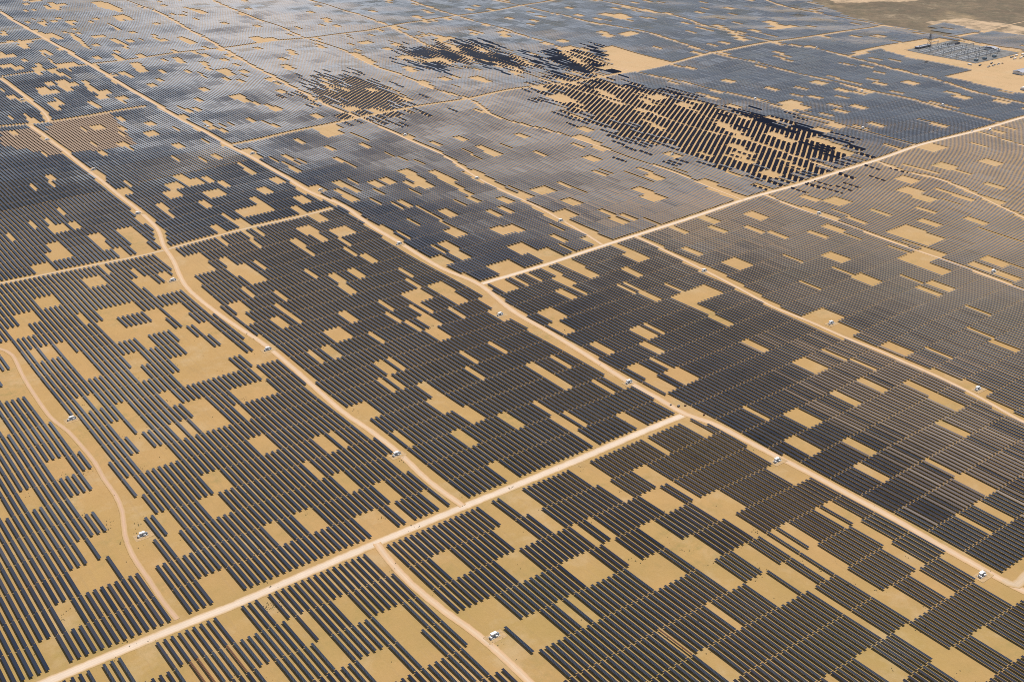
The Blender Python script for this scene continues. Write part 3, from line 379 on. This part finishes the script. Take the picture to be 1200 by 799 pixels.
# --- prototype tracker, origin at ground level under its middle
def make_tracker(ln, bare=False, pw=3.1):
    root = empty('solar_tracker', (0, 0, 0))
    hl = ln/2
    if not bare:
        p = MB(); nmod = int(hl/1.14)
        p.box(0, 0, AX+.103, pw, ln, .06)
        p.build('module_table', M['near'], root)
    t = MB().bar((0, -hl, AX), (0, hl, AX), .2 if not bare else .9, 8).build('torque_tube', M['dsteel' if not bare else 'rust'], root)
    rl = MB()
    yy = -hl+1.2
    while yy < hl-.8:
        rl.box(0, yy, AX+.03, pw*.8 if not bare else 1.9, .12 if not bare else 1.3, .07); yy += 2.28
    if bare: rl = MB().box(0, 0, AX+.03, 1.7, ln, .12)
    rl.build('purlins', M['dsteel' if not bare else 'rust'], root)['kind'] = 'stuff'
    for f in (-.45, -.225, 0, .225, .45):
        MB().box(0, f*ln, -.6, .18, .22, AX+.45).build('post', M['steel' if not bare else 'rust'], root)
    MB().box(.25, 0, AX-.45, .45, .6, .4).build('drive_motor', M['dsteel'], root)
    return root
def copy_thing(src):
    r = src.copy(); COL.objects.link(r)
    for ch in src.children:
        c = ch.copy(); COL.objects.link(c); c.parent = r
    return r
protos = {}
def ordn(n): return '%d%s' % (n, 'th' if 10 <= n % 100 <= 20 else {1: 'st', 2: 'nd', 3: 'rd'}.get(n % 10, 'th'))
XS = 441.0; XT = 213.0; XF = 531.0      # where the branch track, winding trail and left track meet the wide road
placed = 0; seen = {}
for q in order[:298]:
    x, y, ln = A[q]; i = AI[q]; k, j, nm = rows[i][2], rows[i][3], rows[i][4]
    bare = any(abs(x-bx) < 2.6 and ya > y-8 and y+8 > yb for bx, ya, yb in BROWN)
    key = (round(ln), bare, width(x, y))
    if key not in protos: protos[key] = o = make_tracker(ln, bare, width(x, y))
    else: o = copy_thing(protos[key])
    z = H(x, y); sl = math.atan((H(x, y+ln/2)-H(x, y-ln/2))/ln)
    o.location = (x, y, z); o.rotation_euler = (sl, 0, 0)
    if nm == 'A+' or x < XF and y > yA(x):
        land, d = ('trail', (x-XT)/PX)
        side = 'above'
    else:
        land, d = ('branch track', (x-XS)/PX); side = 'below'
    n = int(abs(d))+1
    if y < yA(x) and x > 848: side = 'below'
    kind = 'rust-brown solar frame without modules' if bare else ('short dark solar table' if ln < 30 else 'dark solar table')
    w2 = 'right' if d > 0 else 'left'
    lab = '%s, %s row %s of the %s, %s %s the wide road' % (kind, ordn(n), w2, land, ordn(j), side)
    if bare: lab = '%s, %s row %s of the %s, %s %s the road' % (kind, ordn(n), w2, land, ordn(j), side)
    if lab in seen: lab = lab.replace('solar', 'second solar', 1)
    seen[lab] = 1
    tag(o, lab, 'solar tracker', 'solar tracker tables in rows nearest the camera')
# --- all the farther tables as one counted-out mass
rest = [q for q in range(len(T)) if q not in nearset]
BX = A[rest, 0]; BY = A[rest, 1]; BL = A[rest, 2]; n = len(rest)
grp = (np.floor(BX/PX/7)*131+np.floor(BY/PY)*17).astype(int) % 4093
tilt = rng.normal(0, .014, n)+np.clip(rng.normal(0, .032, 4093), -.06, .06)[grp]*np.clip((BY-1300)/1200, 0, 1); dust_sheen = np.clip(rng.normal(.02, .02, n), 0, 1)
inS = np.zeros(n, bool); inD = np.zeros(n, bool); inU = np.zeros(n, bool)
KX = rng.normal(0, 34, n); KY = rng.normal(0, 46, n)
for P in STR: inS |= inpoly(P, BX+KX, BY+KY)
JX = rng.normal(0, 26, n); JY = rng.normal(0, 34, n)
for P in DRK[:3]: inD |= inpoly(P, BX+JX, BY+JY)
soft = np.zeros(n, bool)
for P in DRK[3:]: soft |= inpoly(P, BX+JX, BY+JY)
soft &= (np.sin(BX/23+BY/90)+np.sin(BX/9.1) > .5)
for P in DST: inU |= inpoly(P, BX, BY)
dust_sheen[inU] = .95
inSheen = np.zeros(n, bool)
for P in SHEEN: inSheen |= inpoly(P, BX+rng.normal(0, 28, n), BY+rng.normal(0, 40, n))
dust_sheen[inSheen] = np.clip(rng.normal(.26, .06, n), 0, 1)[inSheen]  # grey-brown sky reflection of these blocks painted in as a higher dust value
tilt[inD] = -.65
patchy = np.sin(BX/31+1.7*np.sin(BY/57))+np.sin(BX/11.3-BY/33)+rng.normal(0, .35, n)
dust_sheen[inD] = .02
seg = []       # x, yc, length, tilt, dust
nvec = np.array([-.65, .76]); per = 10.1
for q in range(n):
    x, y, L = BX[q], BY[q], BL[q]
    if (inS[q] or inD[q]) and patchy[q] > (1.25 if inD[q] else 1.6): continue
    if inS[q] or (inD[q] and patchy[q] > -.2):
        # tables cut into staggered short runs, shape added to draw moire bands
        yy = y-L/2; st = 13.4
        ph = yy/st-round((x-x0)/PX)/3.0
        s0 = yy-(ph % 1)*st
        while s0 < y+L/2:
            a = max(s0, y-L/2); b3 = min(s0+st*.64, y+L/2)
            if b3-a > 1.5: seg.append((x, (a+b3)/2, b3-a, -.65 if inD[q] else -.60, .05))
            s0 += st
    else: seg.append((x, y, L, tilt[q], dust_sheen[q]))
S = np.array(seg); n = len(S)
hw = np.array([width(x, y) for x, y in S[:, :2]])/2; ca, sa = np.cos(S[:, 3]), np.sin(S[:, 3])
zN = h(S[:, 0], S[:, 1]-S[:, 2]/2)+AX; zF = h(S[:, 0], S[:, 1]+S[:, 2]/2)+AX
up_ = np.where((S[:, 0] > 848) & (S[:, 1] > 1218) | (S[:, 1] > 1960), .5, 0); zN = zN+up_; zF = zF+up_
Vs = []
for top in (0, 1):
    for sx, sy in ((-1, -1), (1, -1), (1, 1), (-1, 1)):
        # negative tilt turns the face towards -X
        Vs.append(np.stack([S[:, 0]+sx*hw*ca-sa*.0, S[:, 1]+sy*S[:, 2]/2, (zN if sy < 0 else zF)-sx*hw*sa*1.0+top*.12], 1))
V = np.stack(Vs, 1).reshape(-1, 3)
b = np.arange(n)*8
F = np.stack([np.stack([b+i for i in t], 1) for t in ((3, 2, 1, 0), (4, 5, 6, 7), (0, 1, 5, 4), (1, 2, 6, 5), (2, 3, 7, 6), (3, 0, 4, 7))], 1).reshape(-1, 4)
far = np_mesh('solar_tracker_field', V, F, M['panel'])
at = far.data.attributes.new('dust_sheen', 'FLOAT', 'FACE'); at.data.foreach_set('value', np.repeat(S[:, 4], 6).astype(np.float32))
tag(far, 'countless dark solar tables in rows receding across the plain', None, None, 'stuff')
# posts of the middle-distance tables
uq, vq, zq = proj(S[:, 0], S[:, 1]); m = zq < 1500
PV = []; PF = []
for x, y, L in S[m][:, :3]:
    for f in ((-.45, 0, .45) if L > 20 else (0,)):
        b0 = len(PV); yy = y+f*L; z = H(x, yy)
        PV += [(x-.12, yy-.12, z-.5), (x+.12, yy-.12, z-.5), (x+.12, yy+.12, z-.5), (x-.12, yy+.12, z-.5),
               (x-.12, yy-.12, z+AX-.25), (x+.12, yy-.12, z+AX-.25), (x+.12, yy+.12, z+AX-.25), (x-.12, yy+.12, z+AX-.25)]
        PF += [tuple(b0+i for i in t) for t in ((0, 1, 5, 4), (1, 2, 6, 5), (2, 3, 7, 6), (3, 0, 4, 7))]
po = np_mesh('tracker_posts', PV, PF, M['dsteel']); po.parent = far; po['kind'] = 'stuff'
print('tables', len(T), 'segments', n)
# ------------------------------------------------------------------ inverter stations
def make_station():
    root = empty('inverter_station', (0, 0, 0))
    MB().box(0, 0, -.7, 11.5, 5.6, 1.05).build('foundation', M['concrete'], root)
    MB().box(.5, -1, -.45, 21, 13, .5).build('gravel_pad', M['tarmac'], root)
    c = MB().box(-.2, .9, .5, 6.2, 3.0, 3.3)
    cab = c.build('cabin', M['white'], root)
    MB().box(-.2, .9, 3.83, 6.5, 3.3, .14).build('roof', M['white'], root)
    for dx in (-2.0, 0, 2.0): MB().box(-.2+dx, -.62, .7, 1.5, .06, 2.5).build('door', M['door'], root)
    vt = MB()
    for k in range(6): vt.box(2.95, .2+k*.25, 1.0, .08, .16, 2.0)
    vt.build('vent_grille', M['door'], root)
    t = MB().box(4.3, .2, .35, 1.9, 2.4, 2.1)
    tr = t.build('transformer', M['grey'], root)
    f = MB()
    for k in range(7): f.box(5.4, -.75+k*.32, .6, .35, .08, 1.6)
    f.build('cooling_fins', M['grey'], tr)
    bs = MB()
    for k in range(3): bs.bar((4.0+k*.4, .4, 2.4), (4.0+k*.4, .4, 3.1), .16, 6)
    bs.build('bushings', M['ceramic'], tr)
    MB().box(-4.6, -.6, .35, 1.6, 2.6, 2.0).build('switch_cabinet', M['white'], root)
    MB().box(1.6, -1.9, .35, 2.6, 1.0, 1.5).build('switch_cabinet', M['white'], root)
    return root
NAMES = {0: 'wide pale road', 8: 'central track', 10: 'left track', 11: 'branch track', 12: 'right track', 13: 'upper diagonal track', 14: 'long upper track',
         15: 'far upper track', 16: 'far right track', 17: 'topmost track', 18: 'upper right track', 19: 'short right-edge track', 20: 'right-edge track', 21: 'track below the substation', 22: 'boundary track', 24: 'winding reddish trail', 9: 'top left track', 1: 'pale right road'}
groups = {}
for i in range(len(INV)):
    best = min(((np.min(np.hypot(Q[:, 0]-IX[i], Q[:, 1]-IY[i])), r) for r, (k, w, Q) in enumerate(CENT) if r in NAMES))
    groups.setdefault(best[1], []).append(i)
st0 = None
for r, L in groups.items():
    L = sorted(L, key=lambda i: -proj(np.array(IX[i]), np.array(IY[i]))[1])
    for q, i in enumerate(L):
        o = make_station() if st0 is None else None
        if o is None:
            o = st0.copy(); COL.objects.link(o)
            for ch in st0.children:
                c = ch.copy(); COL.objects.link(c); c.parent = o
                for g2 in ch.children: d = g2.copy(); COL.objects.link(d); d.parent = c
        else: st0 = o
        zc2 = float(proj(np.array(IX[i]), np.array(IY[i]))[2])
        o.location = (IX[i], IY[i], H(IX[i], IY[i])+.1); o.scale = (.86, .86, .9)
        pos = 'only one' if len(L) == 1 else ('nearest one' if q == 0 else ('farthest one' if q == len(L)-1 else '%s one from the near end' % ordn(q+1)))
        lab = 'white inverter station, %s beside the %s' % (pos, NAMES[r])
        tag(o, lab, 'inverter station', 'white inverter stations beside the tracks')
# ------------------------------------------------------------------ substation yard in the upper right
SX0, SX1, SY0, SY1 = 2725, 2935, 1590, 1800
def sheet(name, P, m, lift, lab=None):
    bm = bmesh.new()
    xs = [p[0] for p in P]; ys = [p[1] for p in P]
    V = [(x, y, H(x, y)+lift) for x, y in P]
    me = bpy.data.meshes.new(name)
    # fan over a fine grid clipped to the rectangle
    X, Y = np.meshgrid(np.arange(min(xs), max(xs)+.1, (max(xs)-min(xs))/12), np.arange(min(ys), max(ys)+.1, (max(ys)-min(ys))/12))
    bm.free()
    n1 = X.shape[1]; V = np.stack([X.ravel(), Y.ravel(), h(X, Y).ravel()+lift], 1)
    I, J = np.meshgrid(np.arange(n1-1), np.arange(X.shape[0]-1)); b = (J*n1+I).ravel()
    o = np_mesh(name, V, np.stack([b, b+1, b+n1+1, b+n1], 1), m); tag(o, lab, None, None, 'structure'); return o
sheet('gravel_yard', [(SX0, SY0), (SX1, SY1)], M['gravel'], .5, 'dark gravel yard of the electrical substation')
def base(x, y): return H(x, y)+.5
def gantry(x, y, L, ht):
    o = empty('busbar_gantry', (x, y, base(x, y)))
    for s in (-1, 1): 
        c = MB()
        for a in (-.9, .9):
            for b2 in (-.9, .9): c.bar((s*L/2+a, b2, 0), (s*L/2+a*.5, b2*.5, ht), .4)
        for k in range(6): c.bar((s*L/2-.9, -.9, k*ht/6), (s*L/2+.9, .9, (k+1)*ht/6), .25)
        c.build('column', M['steel'], o)
    MB().box(0, 0, ht-.6, L, 1.3, 1.3).build('crossbeam', M['steel'], o)
    for k in range(6):
        MB().bar((-L/2+L*(k+.5)/6, 0, ht-.6), (-L/2+L*(k+.5)/6, 0, ht-3.4), .5, 6).build('insulator', M['ceramic'], o)
    return o
cn = 0
for rI, y in enumerate((1625, 1660, 1700, 1740, 1775)):
    for cI, x in enumerate((2765, 2815, 2870)):
        if (x > 2850 and y > 1730): continue
        o = gantry(x, y, 36, 13+2*(cI == 1))
        tag(o, 'grey steel busbar gantry, %s from the near side, %s from the left in its line' % (ordn(rI+1), ordn(cI+1)), 'gantry', 'busbar gantries in the substation')
def big_transformer(x, y, lab):
    o = empty('power_transformer', (x, y, base(x, y)))
    MB().box(0, 0, 0, 9, 5, 5.5).build('tank', M['blue'], o)
    for s in (-1, 1):
        f = MB()
        for k in range(10): f.box(-4.2+k*.93, s*3.4, .6, .3, 1.6, 4.2)
        f.build('radiator', M['blue'], o)
    MB().bar((-4, 0, 7), (3, 0, 7), 1.6, 10).build('oil_conservator', M['white'], o)
    for k in range(3): MB().bar((-2.5+k*2.5, 0, 5.5), (-2.5+k*2.5, 0, 9.5), .7, 8).build('bushing', M['ceramic'], o)
    tag(o, lab, 'transformer', 'large transformers in the substation')
big_transformer(2752, 1605, 'blue-grey power transformer nearest the lower corner of the gravel yard')
big_transformer(2792, 1605, 'blue-grey power transformer in the middle of the yard front')
big_transformer(2838, 1605, 'blue-grey power transformer furthest right along the yard front')
eq0 = None; c3 = 0
for rI, y in enumerate((1634, 1645, 1670, 1682, 1710, 1722, 1750, 1762)):
    for cI in range(16):
        x = 2737+cI*(10.3 if y < 1700 else 9)
        o = empty('circuit_breaker', (x, y, base(x, y))) if eq0 is None else eq0.copy()
        if eq0 is None:
            MB().box(0, 0, 0, 6.2, 2.6, 2.4).build('cabinet', M['white'], o)
            for k in range(3): MB().bar((-2+k*2, 0, 1.8), (-2+k*2, 0, 6.2), .8, 6).build('pole', M['white'], o)
            eq0 = o
        else:
            COL.objects.link(o); o.location = (x, y, base(x, y))
            for ch in eq0.children: c = ch.copy(); COL.objects.link(c); c.parent = o
        tag(o, 'small white circuit breaker in the yard, %s line, %s from left' % (ordn(rI+1), ordn(cI+1)), 'circuit breaker', 'circuit breakers in the substation')
def building(name, x, y, sx, sy, ht, wallm, roofm, lab, cat='building', pitched=True, rz=0, win=True):
    o = empty(name, (x, y, H(x, y)+.1), rz)
    w = MB().box(0, 0, -.5, sx, sy, ht+.5).build('wall', wallm, o)
    r = MB()
    if pitched:
        b = len(r.v); e = .8; rh = sy*.10
        r.v += [(-sx/2-e, -sy/2-e, ht), (sx/2+e, -sy/2-e, ht), (sx/2+e, sy/2+e, ht), (-sx/2-e, sy/2+e, ht), (-sx/2-e, 0, ht+rh), (sx/2+e, 0, ht+rh)]
        r.f += [(0, 1, 5, 4), (2, 3, 4, 5), (1, 2, 5), (3, 0, 4), (3, 2, 1, 0)]
    else: r.box(0, 0, ht+.003, sx+1, sy+1, .4)
    r.build('roof', roofm, o)
    nw = max(1, int(sx/7))
    if win:
        for k in range(nw):
            xx = -sx/2+sx*(k+.5)/nw
            if k == nw//2: MB().box(xx, -sy/2-.03, 0, 2.2, .12, min(2.6, ht*.8)).build('door', M['door'], o)
            else: MB().box(xx, -sy/2-.03, ht*.45, 2.0, .12, ht*.3).build('window', M['glass'], o)
    tag(o, lab, cat); return o
building('control_building', 2905, 1655, 16, 44, 6, M['white'], M['roofg'], 'long white control building at the right side of the substation yard')
building('control_building', 2885, 1765, 55, 16, 5, M['roofg'], M['black'], 'low black-roofed building at the far right of the yard', pitched=False)
building('control_building', 2790, 1792, 60, 12, 5, M['roofg'], M['roofg'], 'low dark slate building along the far edge of the yard', pitched=False)
building('warehouse', 2742, 1463, 62, 26, 7, M['white'], M['roofg'], 'grey-roofed warehouse on bare sand at the right edge')
building('warehouse', 2600, 1360, 56, 26, 6, M['white'], M['white'], 'large white-roofed warehouse at the right edge below the yard')
building('warehouse', 2535, 1325, 30, 14, 5, M['white'], M['white'], 'smaller white-roofed shed beside the large white warehouse')
i = 0
for (x, y, rz, mm, nm) in ((2862, 1560, 0, 'white', 'white'), (2885, 1556, .1, 'white', 'white'), (2910, 1560, 0, 'blue', 'blue-grey'), (2875, 1576, 0, 'grey', 'grey'), (2900, 1578, .05, 'white', 'white'), (2925, 1574, 0, 'white', 'white'), (2760, 1565, .3, 'dsteel', 'black'), (2715, 1570, .2, 'dsteel', 'dark'), (2700, 1590, 1.4, 'white', 'white')):
    o = empty('shipping_container', (x, y, H(x, y)+.1), rz); i += 1
    MB().box(0, 0, 0, 12.2, 2.9, 2.9).build('box_body', M[mm], o)
    f = MB()
    for s in (-1, 1):
        for k in range(14): f.box(-5.6+k*.86, s*1.47, .2, .3, .08, 2.5)
    f.build('side_ribs', M[mm], o); MB().box(6.13, 0, .2, .1, 2.5, 2.5).build('door', M['door'], o)
    tag(o, '%s shipping container on the sand by the substation, %s from the right-hand edge' % (nm, ordn(10-i)), 'container', 'containers beside the substation')
def pickup(x, y, rz, mm, lab, grp=None):
    o = empty('pickup_truck', (x, y, H(x, y)+.35), rz)
    b = MB().box(0, 0, .45, 5.4, 1.95, .75).build('body', M[mm], o)
    c = MB(); c.box(.35, 0, 1.203, 2.2, 1.75, .7); c.build('cab', M[mm], o)
    MB().box(.35, 0, 1.35, 2.24, 1.79, .38).build('window', M['glass'], o)
    for sx in (-1.7, 1.7):
        for sy in (-.95, .95): MB().bar((sx, sy-.12, .4), (sx, sy+.12, .4), .8, 10).build('wheel', M['black'], o)
    tag(o, lab, 'pickup truck', grp)
pickup(2148, 1232, .1, 'white', 'white pickup truck driving on the pale right road')
cars = [(2716+k*7.5, 1548+2*(k % 3), 1.4, ('white', 'dsteel', 'white', 'grey')[k % 4]) for k in range(10)]
for k, (x, y, rz, mm) in enumerate(cars):
    pickup(x, y, rz, mm, '%s pickup truck parked below the substation, %s from the left' % ({'white': 'white', 'dsteel': 'black', 'grey': 'grey'}[mm], ordn(k+1)), 'pickups parked by the substation')
# lattice transmission tower
o = empty('lattice_tower', (2790, 1774, base(2790, 1774)))
c = MB(); ht = 40
for a in (-1, 1):
    for b2 in (-1, 1): c.bar((a*5, b2*5, 0), (a*.8, b2*.8, ht), .7)
for k in range(9):
    z0, z1 = k*ht/9, (k+1)*ht/9; w0, w1 = 5-4.2*k/9, 5-4.2*(k+1)/9
    for s in (-1, 1):
        c.bar((-w0, s*w0, z0), (w1, s*w1, z1), .35); c.bar((w0, s*w0, z0), (-w1, s*w1, z1), .35)
        c.bar((s*w0, -w0, z0), (s*w1, w1, z1), .35)
c.build('lattice_mast', M['dsteel'], o)
for z in (28, 33, 38): MB().bar((-9, 0, z), (9, 0, z), .7).build('crossarm', M['dsteel'], o)
tag(o, 'tall dark lattice tower rising behind the substation yard', 'pylon')
# yard fence
fo = empty('perimeter_fence', (SX0, SY0, 0)); 
for (xa, ya, xb, yb) in ((SX0-4, SY0-4, SX1+4, SY0-4), (SX1+4, SY0-4, SX1+4, SY1+4), (SX1+4, SY1+4, SX0-4, SY1+4), (SX0-4, SY1+4, SX0-4, SY0-4)):
    m1 = MB(); L = math.hypot(xb-xa, yb-ya); nn = int(L/7)
    for k in range(nn):
        x1, y1 = xa+(xb-xa)*k/nn, ya+(yb-ya)*k/nn; x2, y2 = xa+(xb-xa)*(k+1)/nn, ya+(yb-ya)*(k+1)/nn
        m1.bar((x1-SX0, y1-SY0, H(x1, y1)), (x1-SX0, y1-SY0, H(x1, y1)+2.6), .2)
        for zz in (1.2, 2.5): m1.bar((x1-SX0, y1-SY0, H(x1, y1)+zz), (x2-SX0, y2-SY0, H(x2, y2)+zz), .12)
    m1.build('fence_panel', M['dsteel'], fo)
tag(fo, 'thin dark fence around the substation gravel yard', 'fence')
# crates left at the road junction
for k, (x, y, s, mm, t) in enumerate(((838, 781, 3.2, 'dsteel', 'dark crate'), (845, 777, 2.6, 'rust', 'brown crate'), (833, 789, 2.2, 'dsteel', 'small dark crate'), (846, 748, 2.4, 'rust', 'low brown crate'))):
    s *= .62
    o = MB().box(0, 0, 0, s*1.4, s, s*.7).box(0, 0, s*.7+.01, s*1.5, s*1.1, .15).build('crate', M[mm], None, (x, y, H(x, y)+.1))
    tag(o, '%s on the sand at the pale road junction, %s from the far side' % (t, ordn((2, 3, 1, 4)[k])), 'crate', 'crates at the road junction')
# ------------------------------------------------------------------ dry scrub tufts
SV = []; SF = []
def tuft(x, y, s):
    z = H(x, y)
    for k in range(5):
        a = R.random()*6.28; r = s*R.uniform(.3, 1); b0 = len(SV); hh = s*R.uniform(.4, .9)
        dx, dy = math.cos(a)*r, math.sin(a)*r
        SV.extend([(x, y, z), (x+dx-dy*.5, y+dy+dx*.5, z+hh*.5), (x+dx, y+dy, z+hh), (x+dx*.5+dy*.5, y+dy*.5-dx*.5, z+hh*.7)])
        SF.append((b0, b0+1, b0+2, b0+3))
for k in range(600):
    cx_, cy_ = R.uniform(60, 900), R.uniform(290, 1300)
    for j in range(R.choice((1, 1, 2, 3, 7))): tuft(cx_+R.gauss(0, 3), cy_+R.gauss(0, 3), R.uniform(.3, .9))
for (cx_, cy_) in ((192, 700), (575, 1590), (590, 1585), (300, 745)):
    for j in range(40): tuft(cx_+R.gauss(0, 5), cy_+R.gauss(0, 4), R.uniform(.4, 1.0))
sh = np_mesh('dry_scrub', SV, SF, M['shrub']); tag(sh, 'sparse dry scrub tufts on the bare sand patches', None, None, 'stuff')
# ------------------------------------------------------------------ light
SUN_AZ, SUN_EL = math.radians(66), math.radians(55)       # azimuth clockwise from +Y
w = bpy.data.worlds.new('World'); SC.world = w; w.use_nodes = True
n = w.node_tree; n.nodes.clear()
sky = nd(n, 'ShaderNodeTexSky', sky_type='NISHITA', sun_disc=False, sun_elevation=SUN_EL, sun_rotation=SUN_AZ, air_density=1.0, dust_density=1.5, ozone_density=1.0)
bg = nd(n, 'ShaderNodeBackground'); bg.inputs[1].default_value = .06
out = nd(n, 'ShaderNodeOutputWorld')
tc = nd(n, 'ShaderNodeTexCoord'); sx = nd(n, 'ShaderNodeSeparateXYZ'); n.links.new(tc.outputs['Generated'], sx.inputs[0])
mx = nd(n, 'ShaderNodeMath', operation='MAXIMUM'); n.links.new(sx.outputs[2], mx.inputs[0]); mx.inputs[1].default_value = .03
dv = nd(n, 'ShaderNodeVectorMath', operation='DIVIDE'); n.links.new(tc.outputs['Generated'], dv.inputs[0])
cb = nd(n, 'ShaderNodeCombineXYZ'); [n.links.new(mx.outputs[0], cb.inputs[i]) for i in range(3)]; n.links.new(cb.outputs[0], dv.inputs[1])
def math2(op, a, b=None):
    x = nd(n, 'ShaderNodeMath', operation=op)
    for i, v in enumerate((a, b)):
        if v is None: continue
        if isinstance(v, (float, int)): x.inputs[i].default_value = v
        else: n.links.new(v, x.inputs[i])
    return x.outputs[0]
wv = noise(n, dv.outputs[0], .9, 6, .6)
az = math2('ARCTAN2', sx.outputs[0], sx.outputs[1]); el = math2('ARCSINE', sx.outputs[2])
tot = mul(n, ramp(n, noise(n, dv.outputs[0], .45, 6, .62), .44, .68), .30)
wob = math2('MULTIPLY', math2('SUBTRACT', wv, .5), .35)
for (A0, E0, RA, RE, am) in ((21, 10.5, 9, 4, 1.0), (32, 13.5, 9, 4.5, .62), (42, 17.5, 13, 4.5, .40), (63, 24, 16, 8, .95), (15, 29, 6, 6, .95), (28, 38, 14, 6, .35), (50, 9.5, 10, 2, .25)):
    da = math2('DIVIDE', math2('SUBTRACT', math2('ADD', az, wob), math.radians(A0)), math.radians(RA))
    de = math2('DIVIDE', math2('SUBTRACT', math2('ADD', el, math2('MULTIPLY', wob, .4)), math.radians(E0)), math.radians(RE))
    d2 = math2('ADD', math2('MULTIPLY', da, da), math2('MULTIPLY', de, de))
    tot = math2('ADD', tot, math2('MULTIPLY', math2('EXPONENT', math2('MULTIPLY', d2, -1.0)), am))
lowb = math2('DIVIDE', el, math.radians(15))
tot = math2('MULTIPLY', tot, ramp(n, wv, .2, .62))
tot = math2('ADD', tot, math2('MULTIPLY', math2('EXPONENT', math2('MULTIPLY', math2('MULTIPLY', lowb, lowb), -1.0)), .15))
cm = nd(n, 'ShaderNodeClamp'); n.links.new(tot, cm.inputs[0])
c = mix(n, cm.outputs[0], sky.outputs[0], (28, 30, 33))
n.links.new(c, bg.inputs[0]); n.links.new(bg.outputs[0], out.inputs[0])
ld = bpy.data.lights.new('sun', 'SUN'); ld.energy = 4.5; ld.angle = math.radians(.53); ld.color = (1, .95, .88)
lo = bpy.data.objects.new('sun', ld); COL.objects.link(lo)
dirv = Vector((math.sin(SUN_AZ)*math.cos(SUN_EL), math.cos(SUN_AZ)*math.cos(SUN_EL), math.sin(SUN_EL)))
lo.rotation_euler = dirv.to_track_quat('Z', 'Y').to_euler(); lo.location = (0, 0, 900)
vs = SC.view_settings; vs.view_transform = 'Standard'; vs.look = 'None'; vs.exposure = 0; vs.gamma = 1
SC.cycles.max_bounces = 3; SC.cycles.diffuse_bounces = 1; SC.cycles.use_denoising = False; SC.cycles.filter_width = .9
